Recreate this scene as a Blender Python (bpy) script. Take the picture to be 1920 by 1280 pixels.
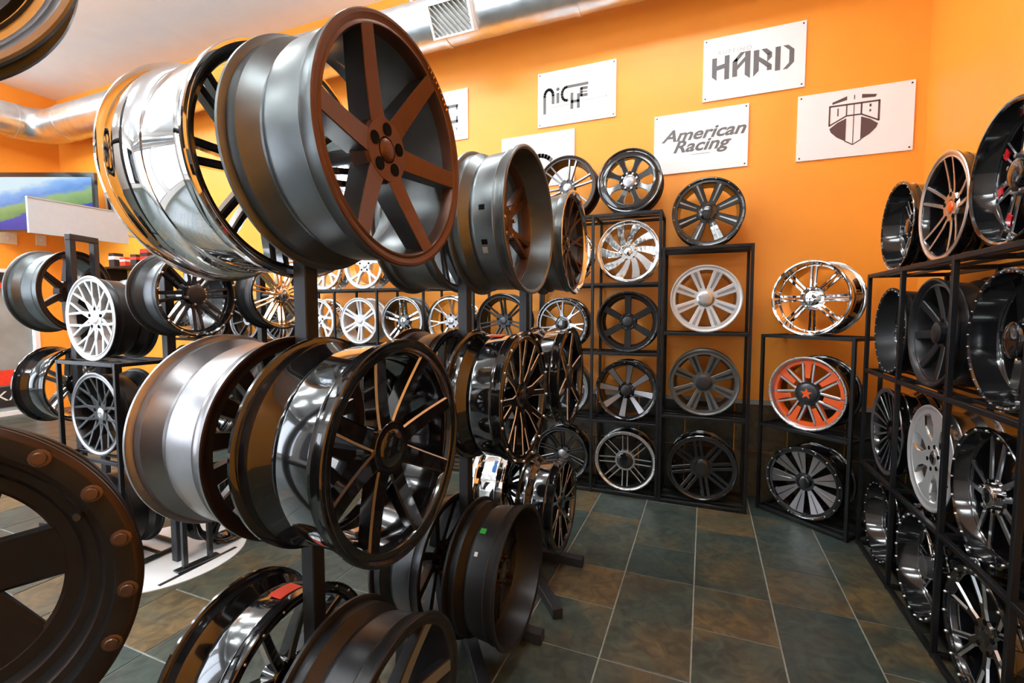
import bpy, bmesh, math, random
from mathutils import Vector, Matrix
random.seed(7)
for o in list(bpy.data.objects): bpy.data.objects.remove(o, do_unlink=True)
scene = bpy.context.scene
COL = scene.collection
PI = math.pi

# ------------------------------------------------------------------ camera, world, exposure
cam_d = bpy.data.cameras.new('camera'); cam = bpy.data.objects.new('camera', cam_d); COL.objects.link(cam)
cam.location = (0, 0, 1.5)
cam_d.sensor_width = 36.0; cam_d.sensor_fit = 'HORIZONTAL'
cam_d.lens = 878.0 / 1920.0 * 36.0
cam.rotation_euler = (math.radians(90) - math.atan(55 / 878.0), 0, math.radians(22.3))
cam_d.clip_start = 0.02
scene.camera = cam
w = bpy.data.worlds.new('sky'); scene.world = w; w.use_nodes = True
bg = w.node_tree.nodes['Background']; bg.inputs[0].default_value = (0.80, 0.88, 1.0, 1); bg.inputs[1].default_value = 7.0
scene.view_settings.view_transform = 'Standard'; scene.view_settings.look = 'None'
scene.view_settings.gamma = 1; scene.view_settings.use_curve_mapping = False
scene.view_settings.exposure = 0.12
LAMP = 26.0            # radiance of the ceiling light diffusers

# ------------------------------------------------------------------ materials
MATS = {}
def mat(name, col, rough=0.5, metal=0.0, noise=0.0, nscale=20.0, coat=0.0, emit=None, bump=0.0, spec=0.5, rvar=0.0):
    if name in MATS: return MATS[name]
    m = bpy.data.materials.new(name); m.use_nodes = True
    nt = m.node_tree; b = nt.nodes['Principled BSDF']
    b.inputs['Base Color'].default_value = (*col, 1)
    b.inputs['Roughness'].default_value = rough
    b.inputs['Metallic'].default_value = metal
    b.inputs['Coat Weight'].default_value = coat
    b.inputs['Coat Roughness'].default_value = 0.05
    b.inputs['Specular IOR Level'].default_value = spec
    if noise or bump or rvar:
        tc = nt.nodes.new('ShaderNodeTexCoord'); n = nt.nodes.new('ShaderNodeTexNoise')
        n.inputs['Scale'].default_value = nscale; n.inputs['Detail'].default_value = 4
        nt.links.new(tc.outputs['Object'], n.inputs['Vector'])
        if noise:
            r = nt.nodes.new('ShaderNodeValToRGB')
            r.color_ramp.elements[0].position = 0.3; r.color_ramp.elements[1].position = 0.7
            r.color_ramp.elements[0].color = (*[c * (1 - noise) for c in col], 1)
            r.color_ramp.elements[1].color = (*[min(1, c * (1 + noise)) for c in col], 1)
            nt.links.new(n.outputs['Fac'], r.inputs['Fac']); nt.links.new(r.outputs['Color'], b.inputs['Base Color'])
        if rvar:
            mr = nt.nodes.new('ShaderNodeMapRange')
            mr.inputs['To Min'].default_value = max(0.0, rough - rvar); mr.inputs['To Max'].default_value = rough + rvar
            nt.links.new(n.outputs['Fac'], mr.inputs['Value']); nt.links.new(mr.outputs['Result'], b.inputs['Roughness'])
        if bump:
            bp = nt.nodes.new('ShaderNodeBump'); bp.inputs['Strength'].default_value = bump; bp.inputs['Distance'].default_value = 0.002
            nt.links.new(n.outputs['Fac'], bp.inputs['Height']); nt.links.new(bp.outputs['Normal'], b.inputs['Normal'])
    if emit:
        b.inputs['Emission Color'].default_value = (*emit[:3], 1); b.inputs['Emission Strength'].default_value = emit[3]
    MATS[name] = m
    return m

mat('orange_wall', (0.90, 0.325, 0.030), 0.45, noise=0.03, nscale=3, bump=0.05)
mat('ceiling_white', (0.88, 0.88, 0.88), 0.8, noise=0.02, nscale=4)
mat('trim_grey', (0.38, 0.38, 0.36), 0.5, noise=0.08, nscale=12)
mat('grout', (0.30, 0.30, 0.26), 0.8, noise=0.15, nscale=30)
mat('galvanised', (0.74, 0.78, 0.81), 0.33, 1.0, noise=0.10, nscale=9, rvar=0.10)
mat('white_paint', (0.80, 0.80, 0.80), 0.4, noise=0.02, nscale=8)
mat('poster_white', (0.86, 0.87, 0.89), 0.35, noise=0.015, nscale=6)
mat('print_grey', (0.13, 0.125, 0.125), 0.6, noise=0.05, nscale=40)
mat('print_pale', (0.42, 0.42, 0.42), 0.6, noise=0.05, nscale=40)
mat('print_maroon', (0.10, 0.055, 0.055), 0.6, noise=0.05, nscale=40)
mat('rack_black', (0.008, 0.008, 0.009), 0.40, 0.0, noise=0.2, nscale=25, spec=0.3)
mat('stand_black', (0.022, 0.023, 0.027), 0.40, 0.0, noise=0.15, nscale=25, spec=0.4)
mat('gloss_black', (0.006, 0.006, 0.007), 0.10, 0.0, coat=1.0, noise=0.1)
mat('satin_black', (0.015, 0.015, 0.017), 0.34, 0.2, noise=0.1, rvar=0.04)
mat('matte_black', (0.010, 0.0095, 0.0095), 0.46, 0.0, noise=0.15, rvar=0.05, spec=0.25)
mat('hole_black', (0.003, 0.003, 0.003), 0.8, noise=0.1, spec=0.1)  # near-black for the shade inside lug holes, also the dark clips
mat('chrome', (0.86, 0.87, 0.88), 0.045, 1.0, rvar=0.02, nscale=6)
mat('silver', (0.62, 0.63, 0.65), 0.26, 1.0, noise=0.05, rvar=0.04)
mat('white_silver', (0.64, 0.65, 0.66), 0.34, 0.5, noise=0.03, rvar=0.04)
mat('grey_silver', (0.36, 0.35, 0.36), 0.30, 0.9, noise=0.06, rvar=0.05)
mat('gunmetal', (0.155, 0.168, 0.172), 0.34, 0.85, noise=0.08, rvar=0.05)
mat('dark_gunmetal', (0.07, 0.072, 0.076), 0.32, 0.8, noise=0.08, rvar=0.05)
mat('bronze', (0.118, 0.061, 0.044), 0.40, 0.75, noise=0.08, rvar=0.05)
mat('dark_bronze', (0.040, 0.024, 0.019), 0.36, 0.6, noise=0.08, rvar=0.05)
mat('machined', (0.72, 0.72, 0.72), 0.32, 1.0, noise=0.04, rvar=0.05, nscale=60)
mat('milled_warm', (0.80, 0.71, 0.63), 0.32, 1.0, noise=0.04, rvar=0.05, nscale=60)
mat('milled_edge', (0.70, 0.67, 0.63), 0.30, 0.35, noise=0.04, nscale=60)
mat('cream_metal', (0.42, 0.40, 0.33), 0.38, 0.8, noise=0.05)
mat('gold_chrome', (0.85, 0.60, 0.36), 0.10, 1.0, noise=0.05)
mat('wheel_orange', (0.85, 0.11, 0.015), 0.25, 0.1, coat=0.6, noise=0.04)
mat('accent_red', (0.65, 0.015, 0.02), 0.25, 0.0, coat=0.6, noise=0.05)
mat('sticker_red', (0.80, 0.045, 0.02), 0.5, noise=0.1)
mat('sticker_green', (0.03, 0.42, 0.05), 0.5, noise=0.1)
mat('sticker_blue', (0.02, 0.16, 0.52), 0.5, noise=0.1)
mat('sticker_white', (0.85, 0.85, 0.83), 0.5, noise=0.03)
mat('bolt_bronze', (0.15, 0.10, 0.08), 0.35, 0.9, noise=0.15, nscale=60)
mat('panel_grey', (0.50, 0.52, 0.55), 0.5, noise=0.03)
mat('glass_grey', (0.26, 0.30, 0.31), 0.08, 0.0, noise=0.25, nscale=2.2, spec=0.7)
mat('plate_beige', (0.70, 0.62, 0.48), 0.5, noise=0.03)
mat('lamp', (0.9, 0.9, 0.9), 0.5, emit=(0.90, 0.98, 1.0, LAMP))
mat('grey_wall', (0.40, 0.40, 0.40), 0.6, noise=0.03, nscale=3)
mat('white_wall', (0.78, 0.78, 0.77), 0.6, noise=0.02, nscale=3)

def slate(name, lo, mid, hi, scale):
    """slate stone: a colour of its own for each tile, with rusty veins"""
    m = bpy.data.materials.new(name); m.use_nodes = True; nt = m.node_tree; L = nt.links
    b = nt.nodes['Principled BSDF']
    geo = nt.nodes.new('ShaderNodeNewGeometry'); oi = nt.nodes.new('ShaderNodeObjectInfo')
    add = nt.nodes.new('ShaderNodeVectorMath'); add.operation = 'ADD'
    sc = nt.nodes.new('ShaderNodeVectorMath'); sc.operation = 'SCALE'; sc.inputs['Scale'].default_value = 37.0
    cmb = nt.nodes.new('ShaderNodeCombineXYZ')
    for i in range(3): L.new(oi.outputs['Random'], cmb.inputs[i])
    L.new(cmb.outputs[0], sc.inputs[0]); L.new(geo.outputs['Position'], add.inputs[0]); L.new(sc.outputs[0], add.inputs[1])
    n1 = nt.nodes.new('ShaderNodeTexNoise'); n1.inputs['Scale'].default_value = scale; n1.inputs['Detail'].default_value = 6
    n1.inputs['Distortion'].default_value = 0.8; L.new(add.outputs[0], n1.inputs['Vector'])
    n2 = nt.nodes.new('ShaderNodeTexNoise'); n2.inputs['Scale'].default_value = scale * 4.2; n2.inputs['Detail'].default_value = 8
    n2.inputs['Distortion'].default_value = 1.5; L.new(add.outputs[0], n2.inputs['Vector'])
    mr = nt.nodes.new('ShaderNodeMapRange'); mr.inputs['To Min'].default_value = -0.24; mr.inputs['To Max'].default_value = 0.24
    L.new(oi.outputs['Random'], mr.inputs['Value'])
    sm = nt.nodes.new('ShaderNodeMath'); sm.operation = 'ADD'; L.new(n1.outputs['Fac'], sm.inputs[0]); L.new(mr.outputs[0], sm.inputs[1])
    r = nt.nodes.new('ShaderNodeValToRGB'); e = r.color_ramp.elements
    e[0].position = 0.34; e[0].color = (*lo, 1); e[1].position = 0.74; e[1].color = (*hi, 1)
    x = e.new(0.55); x.color = (*mid, 1)
    L.new(sm.outputs[0], r.inputs['Fac'])
    r2 = nt.nodes.new('ShaderNodeValToRGB'); r2.color_ramp.elements[0].position = 0.35; r2.color_ramp.elements[1].position = 0.72
    r2.color_ramp.elements[0].color = (0.55, 0.55, 0.55, 1); r2.color_ramp.elements[1].color = (1.35, 1.3, 1.2, 1)
    L.new(n2.outputs['Fac'], r2.inputs['Fac'])
    mx = nt.nodes.new('ShaderNodeMix'); mx.data_type = 'RGBA'; mx.blend_type = 'MULTIPLY'; mx.inputs['Factor'].default_value = 1.0
    L.new(r.outputs[0], mx.inputs['A']); L.new(r2.outputs[0], mx.inputs['B']); L.new(mx.outputs['Result'], b.inputs['Base Color'])
    b.inputs['Roughness'].default_value = 0.38
    bp = nt.nodes.new('ShaderNodeBump'); bp.inputs['Strength'].default_value = 0.25; bp.inputs['Distance'].default_value = 0.004
    L.new(n2.outputs['Fac'], bp.inputs['Height']); L.new(bp.outputs[0], b.inputs['Normal'])
    MATS[name] = m
slate('slate', (0.042, 0.062, 0.057), (0.060, 0.071, 0.056), (0.135, 0.095, 0.045), 2.6)
slate('slate_wall', (0.034, 0.042, 0.034), (0.060, 0.054, 0.034), (0.095, 0.062, 0.03), 2.6)

def pane_mat():
    m = bpy.data.materials.new('window_glass'); m.use_nodes = True; nt = m.node_tree
    nt.nodes.remove(nt.nodes['Principled BSDF'])
    t = nt.nodes.new('ShaderNodeBsdfTransparent'); g = nt.nodes.new('ShaderNodeBsdfGlossy'); g.inputs['Roughness'].default_value = 0.02
    f = nt.nodes.new('ShaderNodeFresnel'); f.inputs[0].default_value = 1.45
    x = nt.nodes.new('ShaderNodeMixShader'); nt.links.new(f.outputs[0], x.inputs[0]); nt.links.new(t.outputs[0], x.inputs[1]); nt.links.new(g.outputs[0], x.inputs[2])
    nt.links.new(x.outputs[0], nt.nodes['Material Output'].inputs[0]); MATS['window_glass'] = m
pane_mat()

def screen_mat():
    """television picture: sky, stands and a green field"""
    m = bpy.data.materials.new('screen'); m.use_nodes = True; nt = m.node_tree; L = nt.links
    b = nt.nodes['Principled BSDF']; b.inputs['Base Color'].default_value = (0.01, 0.01, 0.01, 1); b.inputs['Roughness'].default_value = 0.15
    tc = nt.nodes.new('ShaderNodeTexCoord'); sp = nt.nodes.new('ShaderNodeSeparateXYZ'); L.new(tc.outputs['Generated'], sp.inputs[0])
    n = nt.nodes.new('ShaderNodeTexNoise'); n.inputs['Scale'].default_value = 5; n.inputs['Detail'].default_value = 5; L.new(tc.outputs['Generated'], n.inputs['Vector'])
    ma = nt.nodes.new('ShaderNodeMath'); ma.operation = 'MULTIPLY_ADD'; ma.inputs[1].default_value = 0.30; L.new(n.outputs['Fac'], ma.inputs[0])
    mz = nt.nodes.new('ShaderNodeMath'); mz.operation = 'MULTIPLY_ADD'; mz.inputs[1].default_value = -0.42; L.new(sp.outputs['X'], mz.inputs[0]); L.new(sp.outputs['Z'], mz.inputs[2])
    L.new(mz.outputs[0], ma.inputs[2])
    r = nt.nodes.new('ShaderNodeValToRGB'); r.color_ramp.interpolation = 'LINEAR'; e = r.color_ramp.elements
    e[0].position = 0.0; e[0].color = (0.02, 0.03, 0.35, 1); e[1].position = 1.1 / 1.3; e[1].color = (0.65, 0.85, 0.95, 1)
    for p, c in ((0.26, (0.03, 0.06, 0.5)), (0.30, (0.16, 0.32, 0.10)), (0.52, (0.30, 0.48, 0.18)), (0.60, (0.12, 0.30, 0.75)), (0.74, (0.25, 0.5, 0.9))):
        q = e.new(p); q.color = (*c, 1)
    L.new(ma.outputs[0], r.inputs['Fac']); L.new(r.outputs[0], b.inputs['Emission Color']); b.inputs['Emission Strength'].default_value = 0.9
    MATS['screen'] = m
screen_mat()
M = MATS

# ------------------------------------------------------------------ mesh helpers
def mesh(name, verts, faces, mats, idx=None, smooth=None):
    me = bpy.data.meshes.new(name); me.from_pydata(verts, [], faces)
    for m in mats: me.materials.append(M[m])
    if idx: me.polygons.foreach_set('material_index', idx)
    bm = bmesh.new(); bm.from_mesh(me); bmesh.ops.recalc_face_normals(bm, faces=bm.faces); bm.to_mesh(me); bm.free()
    if smooth is not None:
        me.polygons.foreach_set('use_smooth', [True] * len(me.polygons)); me.set_sharp_from_angle(angle=math.radians(smooth))
    me.update(); return me
def obj(name, me, parent=None, loc=(0, 0, 0), rot=(0, 0, 0)):
    o = bpy.data.objects.new(name, me); COL.objects.link(o); o.parent = parent; o.location = loc; o.rotation_euler = rot
    return o
def tag(o, label=None, cat=None, group=None, kind=None):
    if label: o['label'] = label
    if cat: o['category'] = cat
    if group: o['group'] = group
    if kind: o['kind'] = kind
    return o
def empty(name, loc, rot=(0, 0, 0), label=None, cat=None, group=None, kind=None):
    o = bpy.data.objects.new(name, None); COL.objects.link(o); o.location = loc; o.rotation_euler = rot; o.empty_display_size = 0.05
    return tag(o, label, cat, group, kind)
BF = [(0, 1, 2, 3), (7, 6, 5, 4), (0, 4, 5, 1), (1, 5, 6, 2), (2, 6, 7, 3), (3, 7, 4, 0)]
def boxv(x0, x1, y0, y1, z0, z1):
    return [(x0, y0, z0), (x1, y0, z0), (x1, y1, z0), (x0, y1, z0), (x0, y0, z1), (x1, y0, z1), (x1, y1, z1), (x0, y1, z1)]
def boxes(name, bl, mats, idx=None):
    v = []; f = []; ii = []
    for k, b in enumerate(bl):
        n = len(v); v += boxv(*b); f += [tuple(n + q for q in t) for t in BF]; ii += [idx[k] if idx else 0] * 6
    return mesh(name, v, f, mats, ii)
def bevbox(name, x0, x1, y0, y1, z0, z1, m, bev=0.004):
    bm = bmesh.new(); vs = [bm.verts.new(p) for p in boxv(x0, x1, y0, y1, z0, z1)]
    for t in BF: bm.faces.new([vs[i] for i in t])
    bmesh.ops.recalc_face_normals(bm, faces=bm.faces)
    bmesh.ops.bevel(bm, geom=bm.edges[:], offset=bev, segments=1, affect='EDGES')
    me = bpy.data.meshes.new(name); bm.to_mesh(me); bm.free(); me.materials.append(M[m]); return me
def lathe(name, prof, mats, segs=56, closed=True, smooth=32):
    """prof: list of (radius, y, material) around the local Y axis"""
    v = []; f = []; ii = []; n = len(prof)
    for s in range(segs):
        a = 2 * PI * s / segs; c, d = math.cos(a), math.sin(a)
        v += [(r * c, y, r * d) for r, y, _ in prof]
    for s in range(segs):
        t = (s + 1) % segs
        for k in range(n if closed else n - 1):
            l = (k + 1) % n
            f.append((s * n + k, t * n + k, t * n + l, s * n + l)); ii.append(prof[k][2])
    if not closed:
        f.append([s * n for s in range(segs)]); ii.append(prof[0][2]); f.append([s * n + n - 1 for s in range(segs)]); ii.append(prof[-1][2])
    return mesh(name, v, f, mats, ii, smooth)
def tube_mesh(name, pts, r, m, segs=24, caps=True, radii=None, smooth=40):
    v = []; f = []; n = len(pts); P = [Vector(p) for p in pts]; ref = None
    for i, p in enumerate(P):
        t = (P[min(i + 1, n - 1)] - P[max(i - 1, 0)]).normalized()
        if ref is None: ref = Vector((0, 0, 1)) if abs(t.z) < 0.9 else Vector((1, 0, 0))
        u = (ref - t * ref.dot(t)).normalized(); ref = u; q = t.cross(u); rr = radii[i] if radii else r
        for s in range(segs):
            a = 2 * PI * s / segs; v.append(tuple(p + (u * math.cos(a) + q * math.sin(a)) * rr))
    for i in range(n - 1):
        for s in range(segs):
            t = (s + 1) % segs; f.append((i * segs + s, i * segs + t, (i + 1) * segs + t, (i + 1) * segs + s))
    if caps: f.append(list(range(segs))); f.append([(n - 1) * segs + s for s in range(segs)])
    return mesh(name, v, f, [m], None, smooth)
def flat(name, polys, m, y0=-0.0012, y1=0.0):
    """flat print: polygons in the x,z plane with a hair of thickness"""
    v = []; f = []
    for p in polys:
        n = len(p); k = len(v)
        v += [(x, y0, z) for x, z in p] + [(x, y1, z) for x, z in p]
        f.append(list(range(k, k + n))); f.append(list(range(k + n, k + 2 * n)))
        f += [(k + i, k + (i + 1) % n, k + n + (i + 1) % n, k + n + i) for i in range(n)]
    return mesh(name, v, f, [m])
def stroke(pts, wd, closed=False):
    """ribbon quads along a polyline"""
    out = []; n = len(pts)
    for i in range(n - 1 if not closed else n):
        a = Vector((*pts[i], 0)); b = Vector((*pts[(i + 1) % n], 0)); t = (b - a).normalized(); q = Vector((-t.y, t.x, 0)) * wd / 2; e = t * wd * 0.3
        a = a - e; b = b + e
        out.append([((a + q).x, (a + q).y), ((b + q).x, (b + q).y), ((b - q).x, (b - q).y), ((a - q).x, (a - q).y)])
    return out
def arc(cx, cz, rx, rz, a0, a1, n=10):
    return [(cx + rx * math.cos(math.radians(a0 + (a1 - a0) * i / n)), cz + rz * math.sin(math.radians(a0 + (a1 - a0) * i / n))) for i in range(n + 1)]
def text_mesh(name, s, size, m, shear=0.0, ext=0.0006, sx=1.0, space=1.0, offset=0.0):
    cu = bpy.data.curves.new(name, 'FONT'); cu.body = s; cu.size = size; cu.align_x = 'CENTER'; cu.align_y = 'CENTER'; cu.shear = shear
    cu.extrude = ext; cu.space_character = space; cu.offset = offset; cu.resolution_u = 4
    t = bpy.data.objects.new(name, cu); COL.objects.link(t); bpy.context.view_layer.update()
    me = bpy.data.meshes.new_from_object(t.evaluated_get(bpy.context.evaluated_depsgraph_get()))
    bpy.data.objects.remove(t, do_unlink=True); bpy.data.curves.remove(cu)
    me.transform(Matrix.Scale(sx, 4, (1, 0, 0))); me.transform(Matrix.Rotation(PI / 2, 4, 'X'))
    me.materials.clear(); me.materials.append(M[m]); return me

# ------------------------------------------------------------------ the room
XL, XR, YB, YF, ZC = -9.3, 1.40, 4.20, -4.6, 4.74
T = 0.12
fl = tag(obj('floor', boxes('floor', [(XL - T, XR + T, YF - T, YB + T, -0.10, -0.004)], ['grout'])), kind='structure')
tag(obj('ceiling', boxes('ceiling', [(XL - T, XR + T, YF - T, YB + T, ZC, ZC + 0.1)], ['ceiling_white'])), kind='structure')
wb = tag(obj('wall_back', boxes('wall_back', [(XL - T, XR + T, YB, YB + T, 0, ZC)], ['orange_wall'])), kind='structure')
wr = tag(obj('wall_right', boxes('wall_right', [(XR, XR + T, YF, YB, 0, ZC)], ['orange_wall'])), kind='structure')
# the left wall with a glazed opening
GY0, GY1, GZ = 1.2, 3.84, 2.12
tag(obj('wall_left', boxes('wall_left', [(XL - T, XL, GY1, YB, 0, ZC), (XL - T, XL, GY0, GY1, GZ, ZC)], ['orange_wall'])), kind='structure')
LW = [YF, -4.2, -1.9, -1.5, 0.8, GY0]
tag(obj('wall_left_front', boxes('wall_left_front', [(XL - T, XL, LW[k], LW[k + 1], 0, ZC) for k in (0, 2, 4)] + [(XL - T, XL, LW[k], LW[k + 1], 0, 0.4) for k in (1, 3)] + [(XL - T, XL, LW[k], LW[k + 1], 3.7, ZC) for k in (1, 3)], ['white_wall'])), kind='structure')
def shop_window(name, loc, h, rz):
    wn = empty(name, loc, (0, 0, rz), kind='structure')
    obj('window_frame', boxes('window_frame', [(-h, h, -0.03, 0.03, 0, 0.06), (-h, h, -0.03, 0.03, 3.24, 3.3), (-h, -h + 0.06, -0.03, 0.03, 0.06, 3.24), (h - 0.06, h, -0.03, 0.03, 0.06, 3.24), (-0.03, 0.03, -0.03, 0.03, 0.06, 3.24)], ['stand_black']), wn)
    for q in ((-h + 0.06, -0.03), (0.03, h - 0.06)): obj('pane', boxes('pane', [(*q, -0.004, 0.004, 0.06, 3.24)], ['window_glass']), wn)
shop_window('window_4', (XL - 0.06, -3.05, 0.4), 1.15, PI / 2); shop_window('window_5', (XL - 0.06, -0.35, 0.4), 1.15, PI / 2)  # unseen side windows, added for daylight and chrome reflections
g = empty('window_1', (XL - 0.06, GY0, 0), kind='structure')
obj('window_frame', boxes('window_frame', [(-0.04, 0.07, 0, GY1 - GY0, GZ - 0.05, GZ), (-0.04, 0.07, 0, GY1 - GY0, 0, 0.06)] + [(-0.04, 0.07, y, y + 0.05, 0.06, GZ - 0.05) for y in (0, 0.86, 1.72, GY1 - GY0 - 0.05)], ['white_paint']), g)
obj('header_band', boxes('header_band', [(0.071, 0.078, 0, GY1 - GY0, GZ - 0.17, GZ - 0.06)], ['stand_black']), g)
obj('red_stripe', boxes('red_stripe', [(0.071, 0.079, 0, GY1 - GY0, GZ - 0.28, GZ - 0.20)], ['sticker_red']), g)
for k in range(3): obj('pane', boxes('pane', [(-0.01, 0.0, 0.05 + 0.86 * k, 0.86 * (k + 1), 0.06, GZ - 0.05)], ['glass_grey']), g)
obj('red_band', boxes('red_band', [(0.012, 0.016, 0.06, GY1 - GY0 - 0.06, 0.44, 0.66)], ['sticker_red']), g)
obj('dark_band', boxes('dark_band', [(0.012, 0.015, 0.06, GY1 - GY0 - 0.06, 0.12, 0.42)], ['stand_black']), g)
obj('lettering', text_mesh('lettering', 'OKA', 0.20, 'sticker_white', 0, 0.002, 1.1), g, (0.018, 2.18, 0.28), (0, 0, PI / 2))
# the front wall behind the photographer: shop windows between pillars
pill = [XL - T, -8.7, -6.3, -5.9, -3.5, -3.1]
bl = [(pill[i], pill[i + 1], YF - T, YF, 0, ZC) for i in range(0, 6, 2)]
bl += [(pill[i], pill[i + 1], YF - T, YF, 0, 0.4) for i in (1, 3)] + [(pill[i], pill[i + 1], YF - T, YF, 3.7, ZC) for i in (1, 3)]
tag(obj('wall_front', boxes('wall_front', bl, ['white_wall'])), kind='structure')
tag(obj('wall_front_right', boxes('wall_front_right', [(-3.1, XR + T, YF - T, YF, 0, ZC)], ['grey_wall'])), kind='structure')
for k, i in enumerate((1, 3)): shop_window('window_%d' % (k + 2), ((pill[i] + pill[i + 1]) / 2, YF - 0.06, 0.4), (pill[i + 1] - pill[i]) / 2, 0)

# slate floor tiles: columns along Y, each tile one or two modules long
TW, TX, TM, TY = 0.372, -0.018, 0.3675, 2.681
tile_me = {}
def tile(ix, j0, n, stuff=None):
    x0 = TX + ix * TW; x1 = min(x0 + TW, XR); x0 = max(x0, XL)
    y0 = TY + j0 * TM; y1 = min(y0 + n * TM, YB); y0 = max(y0, YF)
    if x1 - x0 < 0.03 or y1 - y0 < 0.03: return
    g = 0.0035
    w_, d_ = round(x1 - x0 - 2 * g, 4), round(y1 - y0 - 2 * g, 4)
    if stuff is not None: stuff.append((x0 + g, x1 - g, y0 + g, y1 - g, -0.004, 0.0)); return
    if (w_, d_) not in tile_me: tile_me[(w_, d_)] = bevbox('tile', 0, w_, 0, d_, -0.004, 0.0, 'slate', 0.0015)
    obj('tile', tile_me[(w_, d_)], fl, (x0 + g, y0 + g, 0))
known = {-1: {3: 1, 2: 1, 1: 1, 0: 1, -2: 2, -4: 2}, 0: {4: 1, 2: 2, 0: 2, -1: 1, -3: 2, -4: 1}, 1: {3: 2, 1: 2, 0: 1, -2: 2, -4: 2}, 2: {4: 1, 2: 2, 0: 2, -1: 1, -3: 2, -4: 1}, -2: {4: 1, 2: 2, 0: 2, -1: 1, -2: 1, -4: 2}}
known[-1] = {3: 2, 1: 2, 0: 1, -2: 2, -3: 1, -4: 1}
rest = []
jmin = -20
for ix in range(-26, 5):
    j = 4
    k = known.get(ix)
    while j >= jmin:
        if k is not None and j >= -4:
            if j in k: tile(ix, j, k[j])
            j -= 1; continue
        n = random.choice((1, 2, 2)) if j > jmin else 1
        near = ix >= -15 and j - n + 1 >= -8
        tile(ix, j - n + 1, n, None if near else rest); j -= n
st = obj('tile_field', boxes('tile_field', rest, ['slate']), fl); st['kind'] = 'stuff'

# slate wainscot and its cap
wt = {}
def wtile(parent, loc, rot, w_, h_):
    if (w_, h_) not in wt: wt[(w_, h_)] = bevbox('wall_tile', 0, w_, -0.010, 0, 0, h_, 'slate_wall', 0.002)
    obj('wall_tile', wt[(w_, h_)], parent, loc, rot)
for k in range(16):
    for r in range(2): wtile(wb, (XR - 0.012 - (k + 1) * 0.38 + 0.004, YB, 0.002 + r * 0.38), (0, 0, 0), 0.372, 0.374)
for k in range(7):
    for r in range(2): wtile(wr, (XR, YB - 0.012 - k * 0.38, 0.002 + r * 0.38), (0, 0, -PI / 2), 0.372, 0.374)
tag(obj('trim_1', boxes('trim_1', [(XR - 0.012 - 16 * 0.38, XR, YB - 0.016, YB, 0.760, 0.795)], ['trim_grey'])), kind='structure')
tag(obj('trim_2', boxes('trim_2', [(XR - 0.016, XR, YB - 7 * 0.38, YB - 0.016, 0.760, 0.795)], ['trim_grey'])), kind='structure')

# ceiling lights (shop fittings, some of them added to brighten the room)
def fitting(x, y, lab):
    r = empty('ceiling_light', (x, y, ZC - 0.34), (0, 0, 0), lab, 'light', 'ceiling light fittings')
    obj('housing', boxes('housing', [(-0.62, 0.62, -0.16, 0.16, 0.02, 0.07)], ['white_paint']), r)
    obj('diffuser', boxes('diffuser', [(-0.60, 0.60, -0.14, 0.14, 0.0, 0.019)], ['lamp']), r)
    obj('added_uplight', boxes('added_uplight', [(-0.45, 0.45, -0.14, 0.14, 0.0705, 0.09)], ['lamp']), r)  # glowing top added so the ceiling gets direct light
    for s in (-0.5, 0.5): obj('rod', boxes('rod', [(s - 0.006, s + 0.006, -0.006, 0.006, 0.07, 0.34)], ['stand_black']), r)
for x in (-7.6, -5.2, -2.6, 0.1):
    for y in ((2.85 if x > -3 else 1.6), -0.8, -3.2): fitting(x - (0.5 if x > 0 else 0), y, 'added white box ceiling light brightening the left end, hung on two rods')

for x, y in ((-6.4, 1.6), (-4.0, 1.6), (-8.5, 2.3), (-8.5, 0.6), (-6.4, 0.4)): fitting(x, y, 'added white box ceiling light brightening the left end, hung on two rods')  # extra fittings added to brighten the left wall and ceiling

# ventilation duct along the back wall and round the far corner
dz, dr = 4.13, 0.205
d = empty('ventilation_duct', (-3.0, 3.86, 3.9), (0, 0, 0), 'galvanised round ventilation duct running under the ceiling along the orange wall', 'duct')
def dp(p): return (p[0] + 3.0, p[1] - 3.86, p[2] - 3.9)
secs = [1.39 - 1.2 * k for k in range(9)] + [-8.55]
for a, b in zip(secs[:-1], secs[1:]):
    ra = dr + 0.025 * min(1, max(0, (-a - 2) / 4)); rb = dr + 0.025 * min(1, max(0, (-b - 2) / 4))
    obj('duct_section', tube_mesh('duct_section', [dp((a, 3.86, dz)), dp((b, 3.86, dz))], 0, 'galvanised', 40, True, [ra, rb]), d)
    if a < 1.3: obj('duct_seam', tube_mesh('duct_seam', [dp((a + 0.02, 3.86, dz)), dp((a - 0.02, 3.86, dz))], 0, 'galvanised', 40, True, [ra + 0.008] * 2), d)
el = [(-8.55 - 0.33 * math.sin(math.radians(t)), 3.53 + 0.33 * math.cos(math.radians(t)), dz) for t in range(0, 91, 15)]
obj('elbow', tube_mesh('elbow', [dp(p) for p in el], 0.23, 'galvanised', 40, True), d)
for k in range(7):
    y = 3.53 - 1.1 * k
    obj('duct_section', tube_mesh('duct_section', [dp((-8.88, y, dz)), dp((-8.88, y - 1.1, dz))], 0.23, 'galvanised', 40), d)
    obj('duct_seam', tube_mesh('duct_seam', [dp((-8.88, y + 0.02, dz)), dp((-8.88, y - 0.02, dz))], 0.238, 'galvanised', 40), d)
for a in (0.2, -2.6): obj('hanger_strap', boxes('hanger_strap', [(a + 3 - 0.015, a + 3 + 0.015, -0.002, 0.002, dz - 3.9 + 0.2, ZC - 3.9)], ['galvanised']), d)
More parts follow.
